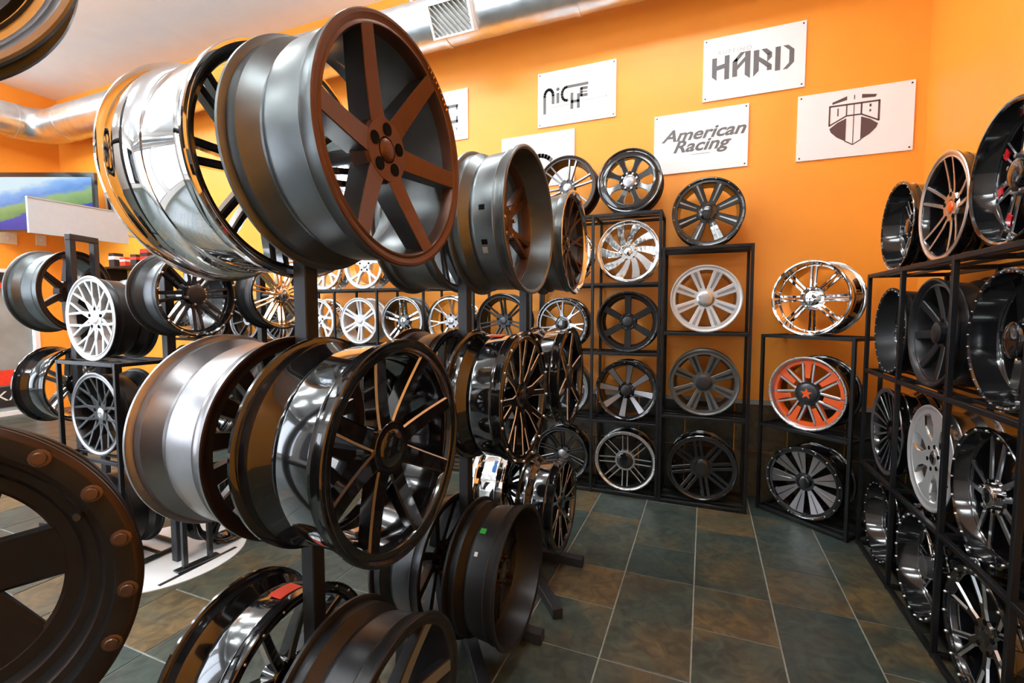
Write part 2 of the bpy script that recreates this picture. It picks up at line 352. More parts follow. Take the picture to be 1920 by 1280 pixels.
# grille on the duct: points down and towards the room
gr = empty('register_grille', (0, 0, 0)); gr.parent = d; gr.location = dp((-2.06, 3.86 - 0.175, dz - 0.135)); gr.rotation_euler = (math.radians(-38), 0, 0)
bpy.data.objects.remove(gr, do_unlink=True)
v = boxes('register_box', [(-0.20, 0.20, -0.05, 0.09, -0.13, -0.115), (-0.20, 0.20, -0.05, 0.09, 0.115, 0.13), (-0.20, -0.18, -0.05, 0.09, -0.115, 0.115), (0.18, 0.20, -0.05, 0.09, -0.115, 0.115), (-0.18, 0.18, 0.0, 0.005, -0.115, 0.115)], ['white_paint'])
rg = obj('register_box', v, d, dp((-2.06, 3.86 - 0.185, dz - 0.11)), (math.radians(30), 0, 0))
tl = math.tan(math.radians(38))
for k in range(-6, 7):
    zs = []   # the slat runs through (0.045 * k, 0) at a slant, clipped to the opening
    for z in (-0.115, 0.115): zs.append(z)
    xa, xb = 0.045 * k - (-0.115) * tl, 0.045 * k - 0.115 * tl
    z0_, z1_ = -0.115, 0.115
    if xa > 0.175: z0_ = (0.045 * k - 0.175) / tl
    if xb < -0.175: z1_ = (0.045 * k + 0.175) / tl
    if z1_ - z0_ < 0.03: continue
    L_ = (z1_ - z0_) / math.cos(math.radians(38)); zm = (z0_ + z1_) / 2
    obj('louvre', boxes('louvre', [(-0.005, 0.005, -0.045, -0.015, -L_ / 2, L_ / 2)], ['trim_grey']), rg, (0.045 * k - zm * tl, 0, zm), (0, -math.radians(38), 0))

# ------------------------------------------------------------------ wall posters
def poster(xc, z0, label, parts, screws=True):
    r = empty('poster', (xc, YB, z0), (0, 0, 0), label, 'poster', 'white boards on the orange wall')
    obj('board', boxes('board', [(-0.355, 0.355, -0.012, 0, 0, 0.48)], ['poster_white']), r)
    for name, me, loc in parts: obj(name, me, r, (loc[0], -0.012, loc[1]))
    if screws:
        s = lathe('screw', [(0.006, -0.003, 0), (0.006, 0, 0)], ['stand_black'], 8, False)
        for x in (-0.335, 0.335):
            for z in (0.02, 0.46): obj('screw', s, r, (x, -0.012, z))
    return r
def sc(polys, ox, oz, sx, sz): return [[(ox + x * sx, oz + z * sz) for x, z in p] for p in polys]
Hp = [[(0, 1), (.28, 1), (.28, 0), (0, .18)], [(.72, 1.04), (1, 1.04), (1, 0), (.72, 0)], [(.28, .64), (.72, .70), (.72, .50), (.28, .44)]]
Ap = [[(0, .70), (.28, .86), (.28, .04), (0, .04)], [(0, .70), (.45, 1.06), (.72, 1.06), (.28, .70)], [(.70, 1.06), (1, 1.06), (1, -.12), (.70, .06)], [(.28, .52), (.70, .84), (.70, .64), (.28, .32)]]
Rp = [[(0, 1.02), (.30, 1.02), (.30, .12), (0, -.10)], [(.42, 1.02), (.70, 1.02), (1, .82), (.74, .74)], [(.74, .78), (1, .82), (1, .62), (.74, .44)], [(.30, .72), (.56, .58), (1, .30), (.74, .22), (.30, .52)], [(.74, .26), (1, .30), (1, .08), (.74, .08)]]
Dp = [[(0, 1), (.28, 1), (.28, 0), (0, 0)], [(.40, 1), (.68, 1), (1, .78), (.74, .78)], [(.74, .78), (1, .78), (1, .25), (.74, .25)], [(.74, .25), (1, .25), (.66, 0), (.42, 0)]]
hard = []
for k, p in enumerate((Hp, Ap, Rp, Dp)): hard += sc(p, -0.29 + 0.148 * k, 0.15, 0.126, 0.175)
poster(0.30, 3.19, 'white board lettered HARD in angular grey capitals', [('lettering', flat('lettering', hard, 'print_grey'), (0, 0)), ('small_lettering', text_mesh('small_lettering', 'RUFFINO', 0.042, 'print_pale', 0, 0.0006, 1.2, 1.25), (-0.13, 0.358))])
n = []
n += stroke([(-0.29, 0.12)] + arc(-0.25, 0.27, 0.04, 0.055, 180, 0, 8) + [(-0.21, 0.20)], 0.026)
n += stroke([(-0.165, 0.20), (-0.165, 0.275)], 0.026) + [arc(-0.165, 0.315, 0.016, 0.016, 0, 324, 9)]
n += stroke([(-0.075, 0.205)] + arc(-0.085, 0.262, 0.042, 0.058, 270, 90, 8) + [(0.105, 0.322)], 0.024)
n += stroke([(-0.035, 0.13), (-0.035, 0.255)], 0.026) + stroke([(0.025, 0.13), (0.025, 0.24)], 0.026) + stroke([(-0.035, 0.185), (0.025, 0.185)], 0.024)
n += stroke([(0.10, 0.285), (0.05, 0.285), (0.05, 0.225), (0.10, 0.225)], 0.024) + stroke([(0.05, 0.255), (0.10, 0.255)], 0.010)
tick = []
for k in range(12): tick += stroke([(-0.235 + 0.0155 * k, 0.160), (-0.229 + 0.0155 * k, 0.172)], 0.006)
for k in range(13): tick += stroke([(0.055 + 0.0155 * k, 0.178), (0.061 + 0.0155 * k, 0.190)], 0.006)
tick += [arc(0.272, 0.186, 0.010, 0.010, 0, 324, 9)]
poster(-1.105, 3.19, 'white board with the stepped grey NICHE logo', [('lettering', flat('lettering', n, 'print_grey'), (0, 0)), ('small_lettering', flat('small_lettering', tick, 'print_pale'), (0, 0))])
poster(-0.07, 2.65, 'white board lettered American Racing in slanted grey script', [('lettering', text_mesh('lettering', 'American', 0.130, 'print_grey', 0.35, 0.0006, 1.22, 1.0, 0.0035), (0.02, 0.298)), ('lettering', text_mesh('lettering', 'Racing', 0.130, 'print_grey', 0.35, 0.0006, 1.22, 1.0, 0.0035), (0.0, 0.205)), ('underline', flat('underline', stroke([(-0.06, 0.138), (0.08, 0.138)], 0.006), 'print_pale'), (0, 0))])
s = []
s += [[(-0.135, 0.400), (-0.045, 0.432), (-0.045, 0.405), (-0.135, 0.385)], [(0.045, 0.432), (0.135, 0.418), (0.125, 0.400), (0.045, 0.405)]] + stroke([(0, 0.432), (0, 0.405)], 0.006)
s += stroke([(-0.150, 0.372), (0.150, 0.372), (0.150, 0.235)], 0.012) + stroke([(-0.150, 0.372), (-0.150, 0.235), (-0.045, 0.292), (0.045, 0.292), (0.150, 0.235)], 0.010)
s += stroke([(-0.045, 0.372), (-0.045, 0.292)], 0.008) + stroke([(0.045, 0.372), (0.045, 0.292)], 0.010) + stroke([(0, 0.372), (0, 0.09)], 0.005)
s += stroke([(-0.098, 0.350), (-0.098, 0.300)], 0.008) + stroke([(0.098, 0.352), (0.098, 0.340)], 0.012) + stroke([(0.098, 0.315), (0.098, 0.305)], 0.010)
s += [[(-0.045, 0.275), (-0.045, 0.110), (-0.100, 0.145), (-0.138, 0.185), (-0.148, 0.212), (-0.10, 0.250)], [(0.045, 0.275), (0.10, 0.250), (0.148, 0.212), (0.138, 0.185), (0.100, 0.145), (0.045, 0.110)]]
s += stroke([(-0.048, 0.112), (0, 0.082), (0.048, 0.112)], 0.007)
poster(0.972, 2.64, 'white board with a maroon shield emblem', [('emblem', flat('emblem', s, 'print_maroon'), (0, 0))])
c = stroke([(0.24, 0.33), (0.13, 0.33), (0.13, 0.18), (0.24, 0.18)], 0.03) + stroke([(0.235, 0.33), (0.235, 0.30)], 0.02) + stroke([(0.235, 0.18), (0.235, 0.225)], 0.02) + stroke([(0.225, 0.12), (0.235, 0.10)], 0.012)
poster(-2.54, 3.20, 'white board ending in a square grey letter C', [('lettering', flat('lettering', c, 'print_grey'), (0, 0))], False)
c = stroke(arc(0.02, 0.14, 0.15, 0.14, 160, 40, 10), 0.04) + stroke([(-0.12, 0.10), (0.12, 0.10)], 0.03)
poster(-1.468, 2.66, 'white board with a thick grey arch logo behind the rims', [('emblem', flat('emblem', c, 'print_grey'), (0, 0))], False)

# ------------------------------------------------------------------ wheels
def rim_profile(R, W, d, fr, drop=0.045, back=0.0):
    rl = R - 0.026 - 0.10 * d
    o = [(R - 0.003, 0, 1), (R, 0.003, 0), (R, 0.011, 0), (R - 0.006, 0.015, 0), (R - 0.015, 0.017, 0), (R - 0.016, 0.044, 0), (R - 0.013, 0.050, 0), (R - 0.018, 0.056, 0)]
    a = W * 0.54
    o += [(R - 0.024, a, 0), (R - 0.028, a + 0.012, 0), (R - drop, a + 0.036, 0), (R - drop, W - 0.088, 0), (R - 0.022, W - 0.058, 0), (R - 0.014, W - 0.050, 0), (R - 0.017, W - 0.044, 0), (R - 0.016, W - 0.017, 0), (R - 0.006, W - 0.015, 0), (R, W - 0.011, 0), (R, W - 0.003, 0), (R - 0.003, W, 0)]
    ri = R - drop - 0.012
    i = [(R - 0.010, W, 0), (R - 0.024, W - 0.012, 0), (R - 0.030, W - 0.05, 0), (ri, W - 0.09, 0), (ri, max(a, d + 0.055), 0), (rl - fr - 0.002, d + 0.035, 2), (rl - fr, d + 0.006, 2), (rl - fr + 0.004, d, 2), (rl, d, 1), (rl + 0.004, max(d - 0.008, 0.006), 1), (R - 0.018, 0.005, 1), (R - 0.010, 0, 1)]
    return [(r_ - back * min(1, max(0, (y_ - 0.02) / max(0.01, W - 0.06))), y_, k_) for r_, y_, k_ in o + i], rl
def spoke_mesh(name, branches, mats, sel, bev):
    """branches: stations (u radial, v sideways, half width, front depth, thickness)"""
    v = []; f = []; ii = []
    for br in branches:
        n = len(br); k0 = len(v)
        for i, (u, q, hw, yf, th) in enumerate(br):
            a = br[max(i - 1, 0)]; b = br[min(i + 1, n - 1)]
            t = Vector((b[1] - a[1], b[0] - a[0])).normalized(); p = Vector((t.y, -t.x))
            bv = min(bev, hw * 0.7)
            for off, y in ((-hw * 0.72, yf + th), (-hw, yf + bv), (-hw + bv, yf), (hw - bv, yf), (hw, yf + bv), (hw * 0.72, yf + th)):
                v.append((q + p.x * off, y, u + p.y * off))
        for i in range(n - 1):
            for k in range(6):
                l = (k + 1) % 6; f.append((k0 + i * 6 + k, k0 + i * 6 + l, k0 + i * 6 + 6 + l, k0 + i * 6 + 6 + k))
                ii.append(1 if (sel == 'front' and k == 2) or (sel == 'bevel' and k in (1, 3)) or (sel == 'left' and k == 1) or (sel == 'right' and k == 3) or (sel == 'top' and k in (1, 2, 3)) else 0)
        f.append([k0 + k for k in range(6)]); f.append([k0 + n * 6 - 6 + k for k in range(6)]); ii += [0, 0]
    return mesh(name, v, f, mats, ii)
def branches(st, R, rl):
    k = st['kind']; rh = st['rh']; d = st['d']; hd = st['hd']; p = st['p']
    u0 = rh * 0.75; u1 = rl - 0.004; th0, th1 = st['th']
    def Y(t): return hd + (d - hd) * (t ** p)
    def line(pts, n=6):
        """pts: (t, v, w) control points, linear between"""
        out = []
        ts = sorted(set([i / n for i in range(n + 1)] + [q[0] for q in pts]))
        lo, hi = pts[0][0], pts[-1][0]
        for t in ts:
            if t < lo - 1e-6 or t > hi + 1e-6: continue
            for a, b in zip(pts[:-1], pts[1:]):
                if a[0] - 1e-6 <= t <= b[0] + 1e-6:
                    s_ = (t - a[0]) / max(1e-6, b[0] - a[0]); out.append((u0 + (u1 - u0) * t, a[1] + (b[1] - a[1]) * s_, a[2] + (b[2] - a[2]) * s_, Y(t), th0 + (th1 - th0) * t)); break
        return out
    w0, w1, o0, o1 = st['w0'], st['w1'], st['o0'], st['o1']
    if k == 'straight': return [line([(0, 0, w0), (1, 0, w1)])]
    if k == 'twin': return [line([(0, s_ * o0, w0), (1, s_ * o1, w1)]) for s_ in (-1, 1)]
    if k == 'ysplit':
        rs = st['rs']
        return [line([(0, 0, w0), (rs + 0.02, 0, w0 * 0.9)])] + [line([(rs - 0.06, s_ * w0 * 0.45, w1), (1, s_ * o1, w1)]) for s_ in (-1, 1)]
    if k == 'mesh': return [line([(0, s_ * o0, w0), (0.45, 0, w0), (1, -s_ * o1, w1)]) for s_ in (-1, 1)]
    if k == 'swirl': return [line([(t / 6, o1 * (t / 6) ** 1.6, w0 + (w1 - w0) * t / 6) for t in range(7)])]
    if k == 'petal':
        return [line([(0, 0, w0), (0.35, 0, w0 * 0.8), (0.62, 0, w0), (0.85, 0, w1 * 0.75), (1, 0, w1)], 10)]
DEF = dict(n=8, kind='straight', w0=0.022, w1=0.018, o0=0.015, o1=0.03, rs=0.4, d=0.012, hd=0.045, p=1.4, rh=0.07, th=(0.045, 0.030), fr=0.010, bev=0.004, sel=None,
           mats=('gloss_black', 'gloss_black', 'gloss_black', 'machined'), cap='gloss_black', capr=0.034, caph=0.006, lug=5, lugm='hole_black', lugr=0.057, riv=0, rivm='machined', rivr=0.004, rivoff=0.012, drop=0.045, segs=56, inset=None, back=0.0, lughole=0.0105)
CACHE = {}
def wheel_set(st, R, W):
    key = (repr(sorted(st.items(), key=str)), R, W)
    if key in CACHE: return CACHE[key]
    b, l, s_, f_ = st['mats']; out = {}
    prof, rl = rim_profile(R, W, st['d'], st['fr'], st['drop'], st['back'])
    out['rim'] = lathe('rim', prof, [b, l, st.get('ringm', s_)], st['segs'])
    out['spoke'] = spoke_mesh('spoke', branches(st, R, rl), [s_, f_], st['sel'], st['bev'])
    rh, hd = st['rh'], st['hd']
    out['hub'] = lathe('hub', [(0.030, hd + 0.012, 0), (0.034, hd - 0.002, 0), (rh - 0.006, hd - 0.003, 0), (rh, hd + 0.006, 0), (rh * 0.96, hd + 0.055, 0), (0.030, hd + 0.055, 0)], [st.get('hubm', s_)], 32)
    cr, ch = st['capr'], st['caph']
    out['center_cap'] = lathe('center_cap', [(0.002, hd - ch - 0.003, 0), (cr * 0.55, hd - ch - 0.002, 0), (cr * 0.86, hd - ch, 0), (cr, hd - ch + 0.004, 0), (cr, hd + 0.010, 0), (0.002, hd + 0.010, 0)], [st['cap']], 24, False)
    if st['lug']:
        lr = st['lughole']
        out['lug'] = lathe('lug_hole_shade', [(lr, hd - 0.0045, 0), (lr, hd + 0.006, 0)], [st['lugm']], 12, False, 50) if st['lugm'] == 'hole_black' else lathe('lug_nut', [(0.003, hd - 0.022, 0), (0.008, hd - 0.020, 0), (0.010, hd - 0.012, 0), (0.011, hd + 0.004, 0)], [st['lugm']], 6, False, 20)  # a lug hole is a dark disc, its shade put into the colour
    if st['riv']:
        r = st['rivr']; out['rivet'] = lathe('rivet', [(r * 0.5, -r * 0.9, 0), (r, -r * 0.4, 0), (r, r, 0)], [st['rivm']], 8, False, 50)
    if st['inset']:
        a = st['inset']   # painted insert on each spoke
        out['insert'] = spoke_mesh('insert', [[(a['u0'], 0, a['w0'], hd + (st['d'] - hd) * a['t0'] ** st['p'] - 0.0035, 0.006), (a['u1'], 0, a['w1'], hd + (st['d'] - hd) * a['t1'] ** st['p'] - 0.0035, 0.006)]], [a['m']] * 2, None, 0.001)
    out['rl'] = rl
    CACHE[key] = out; return out
def wheel(label, st, c, az, R, W, spin=90.0, group=None, tilt=0.0, stickers=(), cap=None):
    """c: middle of the outer face; az: compass bearing the face points to, clockwise from +Y"""
    S = dict(DEF); S.update(st); ms = wheel_set(S, R, W)
    th = math.radians(180 - az)
    r = empty('alloy_wheel', (c[0], c[1], c[2] - R), (math.radians(-tilt), 0, th), label, 'wheel', group)
    ax = (0, 0, R)
    obj('rim', ms['rim'], r, ax)
    n = S['n']
    for k in range(n):
        ro = (0, math.radians(90 - spin - 360.0 * k / n), 0)
        sp = obj('spoke', ms['spoke'], r, ax, ro)
        if 'insert' in ms: obj('insert', ms['insert'], sp)
    hb = obj('hub', ms['hub'], r, ax)
    cp = obj('center_cap', ms['center_cap'], hb)
    if cap: obj(cap[0], cap[1], cp, (0, S['hd'] - S['caph'] - 0.003, 0))
    if 'lug' in ms:
        for k in range(S['lug']):
            a = 2 * PI * k / S['lug'] + 0.3; q = S['lugr']
            obj(ms['lug'].name.split('.')[0], ms['lug'], hb, (q * math.cos(a), 0, q * math.sin(a)))
    if S['riv']:
        for k in range(S['riv']):
            a = 2 * PI * (k + 0.5) / S['riv'] + math.radians(spin); q = R - S['rivoff']
            obj('rivet', ms['rivet'], r, (q * math.cos(a), S.get('rivy', 0.0), R + q * math.sin(a)))
    for (nm, m, a0, a1, y0, y1, rr) in stickers:
        vv = []; ff = []; N = 8
        for i in range(N + 1):
            a = math.radians(a0 + (a1 - a0) * i / N)
            for y in (y0, y1):
                for q in (rr + 0.0006, rr + 0.0018): vv.append((q * math.cos(a), y, q * math.sin(a)))
        for i in range(N):
            k = i * 4
            ff += [(k + 1, k + 5, k + 7, k + 3), (k, k + 2, k + 6, k + 4), (k, k + 4, k + 5, k + 1), (k + 2, k + 3, k + 7, k + 6)]
        ff += [(0, 1, 3, 2), (4 * N, 4 * N + 2, 4 * N + 3, 4 * N + 1)]
        obj(nm, mesh(nm, vv, ff, [m]), r, ax)
    return r
def star_mesh(ro, ri, m):
    return flat('star', [[((ro if k % 2 == 0 else ri) * math.sin(k * PI / 5), (ro if k % 2 == 0 else ri) * math.cos(k * PI / 5)) for k in range(10)]], m, -0.002, 0.001)

# ------------------------------------------------------------------ tree stands with the big wheels
def stand(px, py, arms, label, legs, height=2.02):
    r = empty('wheel_stand', (px, py, 0), (0, 0, 0), label, 'stand')
    obj('post', bevbox('post', -0.0235, 0.0235, -0.0235, 0.0235, 0.0, height, 'stand_black', 0.003), r)
    for (x0, y0, x1, y1) in legs:
        L = math.hypot(x1 - x0, y1 - y0)
        obj('leg', bevbox('leg', 0, L, -0.026, 0.026, 0.001, 0.053, 'stand_black', 0.003), r, (x0, y0, 0), (0, 0, math.atan2(y1 - y0, x1 - x0)))
    for (x0, x1, dy, z) in arms:
        a, b = min(x0, x1), max(x0, x1)
        obj('arm', tube_mesh('arm', [(a, dy, z), (b, dy, z)], 0.020, 'stand_black', 16), r)
        o = 1 if abs(x1) > abs(x0) else -1
        obj('mount_plate', tube_mesh('mount_plate', [(x1 - 0.008 * (1 if x1 > 0 else -1), dy, z), (x1, dy, z)], 0.045, 'stand_black', 20), r)
    return r
G1 = 'wheels on the tree stands'
def hub_back(st): return (st.get('hd', DEF['hd'])) + 0.055
TREE = []
def tree_wheel(stn, side, label, st, fx, y, z, R, W, spin=90, **kw):
    """wheel on a stand arm; every face points to +X"""
    wheel(label, st, (fx, y, z), 90, R, W, spin, G1, **kw)
    hd = st.get('hd', DEF['hd'])
    end = fx - hub_back(st) if side == 'R' else fx - hd + st.get('caph', DEF['caph']) + 0.0032
    STN[stn][1].append((end, y, z))
STN = {1: [(-1.06, 1.025), []], 2: [(-0.985, 1.85), []], 3: [(-0.968, 2.55), []]}
BR6 = dict(n=6, w0=0.030, w1=0.024, d=0.004, hd=0.050, p=1.2, fr=0.008, rh=0.085, th=(0.075, 0.060), bev=0.002, sel='top', ringm='bronze', hubm='bronze', mats=('gunmetal', 'bronze', 'dark_gunmetal', 'bronze'), cap='bronze', capr=0.030, lug=5, lugr=0.053, lughole=0.017, segs=112)  # spoke sides darker than the barrel: their shadow is in the colour
tree_wheel(1, 'R', 'big wheel with six flat bronze spokes and a grey barrel, top of the front stand', BR6, -0.734, 1.042, 1.925, 0.305, 0.285, 117)
_w = [o for o in bpy.data.objects if o.name == 'alloy_wheel'][0]; _v = []
for k in range(9):
    a = math.radians(64 - 3.1 * k); r0, r1 = 0.286, 0.297; da = 0.012
    if k == 5: r0 = 0.291
    _v.append([(r0 * math.cos(a - da), r0 * math.sin(a - da)), (r1 * math.cos(a - da), r1 * math.sin(a - da)), (r1 * math.cos(a + da * 0.3), r1 * math.sin(a + da * 0.3)), (r0 * math.cos(a + da * 0.3), r0 * math.sin(a + da * 0.3))])
obj('lip_lettering', flat('lip_lettering', _v, 'gold_chrome', -0.001, 0.005), _w, (0, 0, 0.305))
CHB = dict(n=10, kind='twin', w0=0.012, w1=0.010, o0=0.014, o1=0.022, d=0.012, hd=0.075, mats=('chrome', 'chrome', 'gloss_black', 'chrome'), cap='gloss_black', segs=112, fr=0.012, drop=0.030)
tree_wheel(1, 'L', 'mirror chrome barrel wheel with black spokes, behind the bronze spoked wheel', CHB, -1.088, 1.030, 1.915, 0.318, 0.34, 80)
BM8 = dict(n=8, w0=0.026, w1=0.022, d=0.005, hd=0.040, p=1.5, fr=0.012, rh=0.075, th=(0.05, 0.04), bev=0.0048, sel='left', mats=('gloss_black', 'gloss_black', 'gloss_black', 'milled_edge'), cap='gloss_black', capr=0.05, caph=0.008, lug=0, segs=112)
tree_wheel(1, 'R', 'gloss black wheel with eight slim milled silver spoke edges, middle of the front stand', BM8, -0.72, 1.010, 1.141, 0.290, 0.278, 108)
GSB = dict(n=18, w0=0.012, w1=0.026, d=0.006, hd=0.030, fr=0.014, mats=('grey_silver', 'dark_bronze', 'satin_black', 'machined'), sel='bevel', segs=112)
tree_wheel(1, 'L', 'silver grey barrel wheel with dark face, left of the milled black wheel', GSB, -1.088, 1.010, 1.141, 0.290, 0.300, 70)
CRM = dict(n=6, w0=0.026, w1=0.022, d=0.006, hd=0.045, fr=0.012, sel='front', mats=('satin_black', 'satin_black', 'satin_black', 'cream_metal'), segs=112)
tree_wheel(1, 'R', 'satin black wheel with dull cream spoke faces, bottom of the front stand', CRM, -0.715, 1.0, 0.38, 0.280, 0.235, 60)
MLP = dict(n=10, w0=0.016, w1=0.014, d=0.010, hd=0.055, fr=0.012, sel='bevel', riv=24, rivm='milled_warm', mats=('gloss_black', 'gloss_black', 'gloss_black', 'machined'), segs=112)
tree_wheel(1, 'L', 'gloss black wheel with a red sticker on its barrel', MLP, -1.088, 1.0, 0.38, 0.285, 0.25, 80, stickers=[('red_sticker', 'sticker_red', 76, 94, 0.060, 0.110, 0.285 - 0.018)])
D6 = dict(n=6, kind='ysplit', w0=0.024, w1=0.014, o1=0.035, rs=0.35, d=0.105, hd=0.120, p=1.0, fr=0.012, rh=0.075, mats=('gunmetal', 'gunmetal', 'bronze', 'bronze'), cap='bronze', lug=5, lugm='chrome', segs=88, hubm='bronze')
tree_wheel(2, 'R', 'deep dish gunmetal wheel with bronze spokes set far inside', D6, -0.682, 1.885, 1.882, 0.305, 0.245, 100, stickers=[('clip', 'hole_black', 202, 206, 0.085, 0.11, 0.283), ('clip', 'hole_black', 176, 180, 0.085, 0.11, 0.283), ('clip', 'trim_grey', 208, 213, 0.09, 0.112, 0.283)])
tree_wheel(2, 'L', 'gunmetal barrel wheel behind the deep dish bronze spoked wheel', dict(CHB, mats=('gunmetal', 'gunmetal', 'dark_gunmetal', 'machined'), segs=80), -1.025, 1.885, 1.882, 0.295, 0.27, 70)
JAG = dict(n=8, kind='ysplit', w0=0.026, w1=0.014, o1=0.038, d=0.002, hd=0.020, p=1.0, fr=0.016, sel='bevel', bev=0.003, riv=16, rivr=0.006, rivm='machined', mats=('gloss_black', 'gloss_black', 'gloss_black', 'milled_edge'), segs=88)
tree_wheel(2, 'R', 'gloss black wheel with jagged milled split spokes, middle of the second stand', JAG, -0.690, 1.845, 1.140, 0.282, 0.245, 95, stickers=[('paper_tag', 'sticker_white', 86, 100, 0.09, 0.17, 0.262), ('red_tag', 'sticker_red', 96, 103, 0.09, 0.15, 0.2635)])
tree_wheel(2, 'L', 'bronze tinted black barrel wheel behind the milled black wheels', dict(MLP, riv=0, mats=('dark_bronze', 'gloss_black', 'gloss_black', 'machined'), segs=80), -1.022, 1.845, 1.140, 0.285, 0.24, 70)
DMB = dict(n=8, kind='twin', w0=0.010, w1=0.008, o0=0.013, o1=0.016, d=0.120, hd=0.100, p=1.0, fr=0.012, rh=0.078, caph=0.02, capr=0.045, mats=('matte_black', 'satin_black', 'matte_black', 'matte_black'), sel=None, lugm='bolt_bronze', lug=8, segs=88)
tree_wheel(2, 'R', 'matte black deep dish wheel with green and white stickers on its barrel', DMB, -0.694, 1.797, 0.386, 0.290, 0.225, 95, stickers=[('green_sticker', 'sticker_green', 118, 123, 0.10, 0.125, 0.267), ('white_sticker', 'sticker_white', 124, 130, 0.075, 0.085, 0.2665), ('round_sticker', 'sticker_white', 139, 142.5, 0.103, 0.117, 0.267)])
tree_wheel(2, 'L', 'matte black barrel wheel with open windows, left of the stickered deep dish wheel', dict(DMB, d=0.010, hd=0.06, caph=0.006, n=10, kind='straight', w0=0.014, w1=0.016, sel=None, mats=('dark_gunmetal', 'matte_black', 'matte_black', 'machined')), -1.022, 1.797, 0.386, 0.29, 0.245, 80)
BZM = dict(n=9, kind='mesh', w0=0.010, w1=0.009, o0=0.014, o1=0.030, d=0.020, hd=0.05, fr=0.012, sel='front', mats=('gunmetal', 'chrome', 'dark_bronze', 'bronze'), segs=72)
tree_wheel(3, 'R', 'grey barrel wheel with bronze lattice spokes and chrome lip, top of the third stand', BZM, -0.660, 2.54, 1.878, 0.280, 0.20, 90)
tree_wheel(3, 'R', 'gloss black wheel with silver milled edges, middle of the third stand', dict(BM8, n=6, segs=72, sel='bevel', d=0.002, hd=0.012), -0.680, 2.54, 1.140, 0.278, 0.22, 80)
JG2 = dict(JAG, n=7, mats=('gloss_black', 'gloss_black', 'gloss_black', 'milled_warm'), sel='bevel', w0=0.020, w1=0.008, riv=0, segs=72)
tree_wheel(3, 'R', 'gloss black wheel with thin coppery split spokes, bottom of the third stand', JG2, -0.720, 2.56, 0.392, 0.270, 0.21, 100)
tree_wheel(3, 'L', 'chrome barrel wheel with a blue tape strip, bottom of the third stand', dict(CHB, segs=72), -1.005, 2.56, 0.45, 0.270, 0.23, 70, stickers=[('blue_tape', 'sticker_blue', 128, 144, 0.065, 0.085, 0.252)])
for k, (pos, arms) in STN.items():
    px, py = pos
    legs = [(-0.30, 0.09, 0.34, 0.09), (0.0, 0.026, 0.0, 0.064), (0.02, -0.02, 0.34, -0.425)]
    am = []
    for (ex, y, z) in arms:
        s_ = 1 if ex > px else -1
        am.append((0.0235 * s_, ex - px, y - py, z))
    stand(px, py, am, 'black square post wheel stand with arms, ' + {1: 'holding the bronze spoked wheel', 2: 'holding the stickered deep dish wheel', 3: 'holding the blue taped chrome wheel'}[k], legs)

# the stand beside the photographer: one beadlock wheel and one bright wheel
G2 = 'wheels on the corner stand'
BDL = dict(n=6, w0=0.044, w1=0.046, d=0.050, hd=0.070, p=1.0, fr=0.022, rh=0.085, th=(0.04, 0.03), bev=0.006, back=0.035, mats=('matte_black', 'matte_black', 'matte_black', 'matte_black'), cap='matte_black', capr=0.045, segs=128, lug=6)
bw = wheel('black beadlock wheel with a ring of bronze bolts in its rim', BDL, (-1.036, 0.250, 1.078), 128, 0.280, 0.135, 10, G2)
rp = [(0.280, -0.004, 0), (0.281, -0.010, 0), (0.276, -0.015, 0), (0.272, -0.017, 1), (0.246, -0.015, 1), (0.243, -0.003, 1), (0.248, 0.000, 1), (0.276, 0.000, 0)]
br_ = obj('beadlock_ring', lathe('beadlock_ring', rp, ['dark_bronze', 'matte_black'], 160), bw, (0, 0, 0.28))
bolt = lathe('bolt', [(0.0085, -0.025, 0), (0.0096, -0.0235, 0), (0.0096, -0.0195, 0), (0.0140, -0.0190, 1), (0.0140, -0.0145, 1)], ['bolt_bronze', 'matte_black'], 12, False, 25)
BOLT0 = 12.7
for k in range(19):
    a = math.radians(BOLT0 + 360.0 / 19 * k); obj('bolt', bolt, br_, (0.2630 * math.cos(a), 0, 0.2630 * math.sin(a)))
stp = lathe('inner_step', [(0.2445, -0.002, 1), (0.240, 0.012, 1), (0.228, 0.014, 0), (0.224, 0.018, 1), (0.216, 0.036, 1), (0.203, 0.038, 0), (0.199, 0.042, 1), (0.191, 0.055, 1), (0.172, 0.057, 0), (0.166, 0.062, 1), (0.166, 0.090, 1), (0.215, 0.090, 1)], ['dark_bronze', 'matte_black'], 128)
obj('inner_step', stp, bw, (0, 0, 0.28))
bolt2 = lathe('valve_bolt', [(0.005, 0.002, 0), (0.007, 0.005, 0), (0.007, 0.03, 0)], ['dark_gunmetal'], 12, False, 30)
a = math.radians(26); obj('valve_bolt', bolt2, bw, (0.222 * math.cos(a), 0, 0.28 + 0.218 * math.sin(a)))
UPX, UPY, UPZ = -0.985, 0.222, 2.035
CHU = dict(n=5, kind='twin', w0=0.016, w1=0.014, o0=0.02, o1=0.035, d=0.035, hd=0.05, fr=0.020, mats=('dark_gunmetal', 'grey_silver', 'dark_gunmetal', 'machined'), ringm='silver', back=0.03, segs=96)
wheel('bright polished lip wheel mounted high beside the ceiling', CHU, (UPX, UPY, UPZ), 127, 0.250, 0.115, 100, G2)
SPX, SPY = -1.46, 0.44
cs = empty('wheel_stand', (SPX, SPY, 0), (0, 0, 0), 'black post stand holding the beadlock wheel', 'stand')
obj('post', bevbox('post', -0.026, 0.026, -0.026, 0.026, 0.0, 2.50, 'stand_black', 0.003), cs)
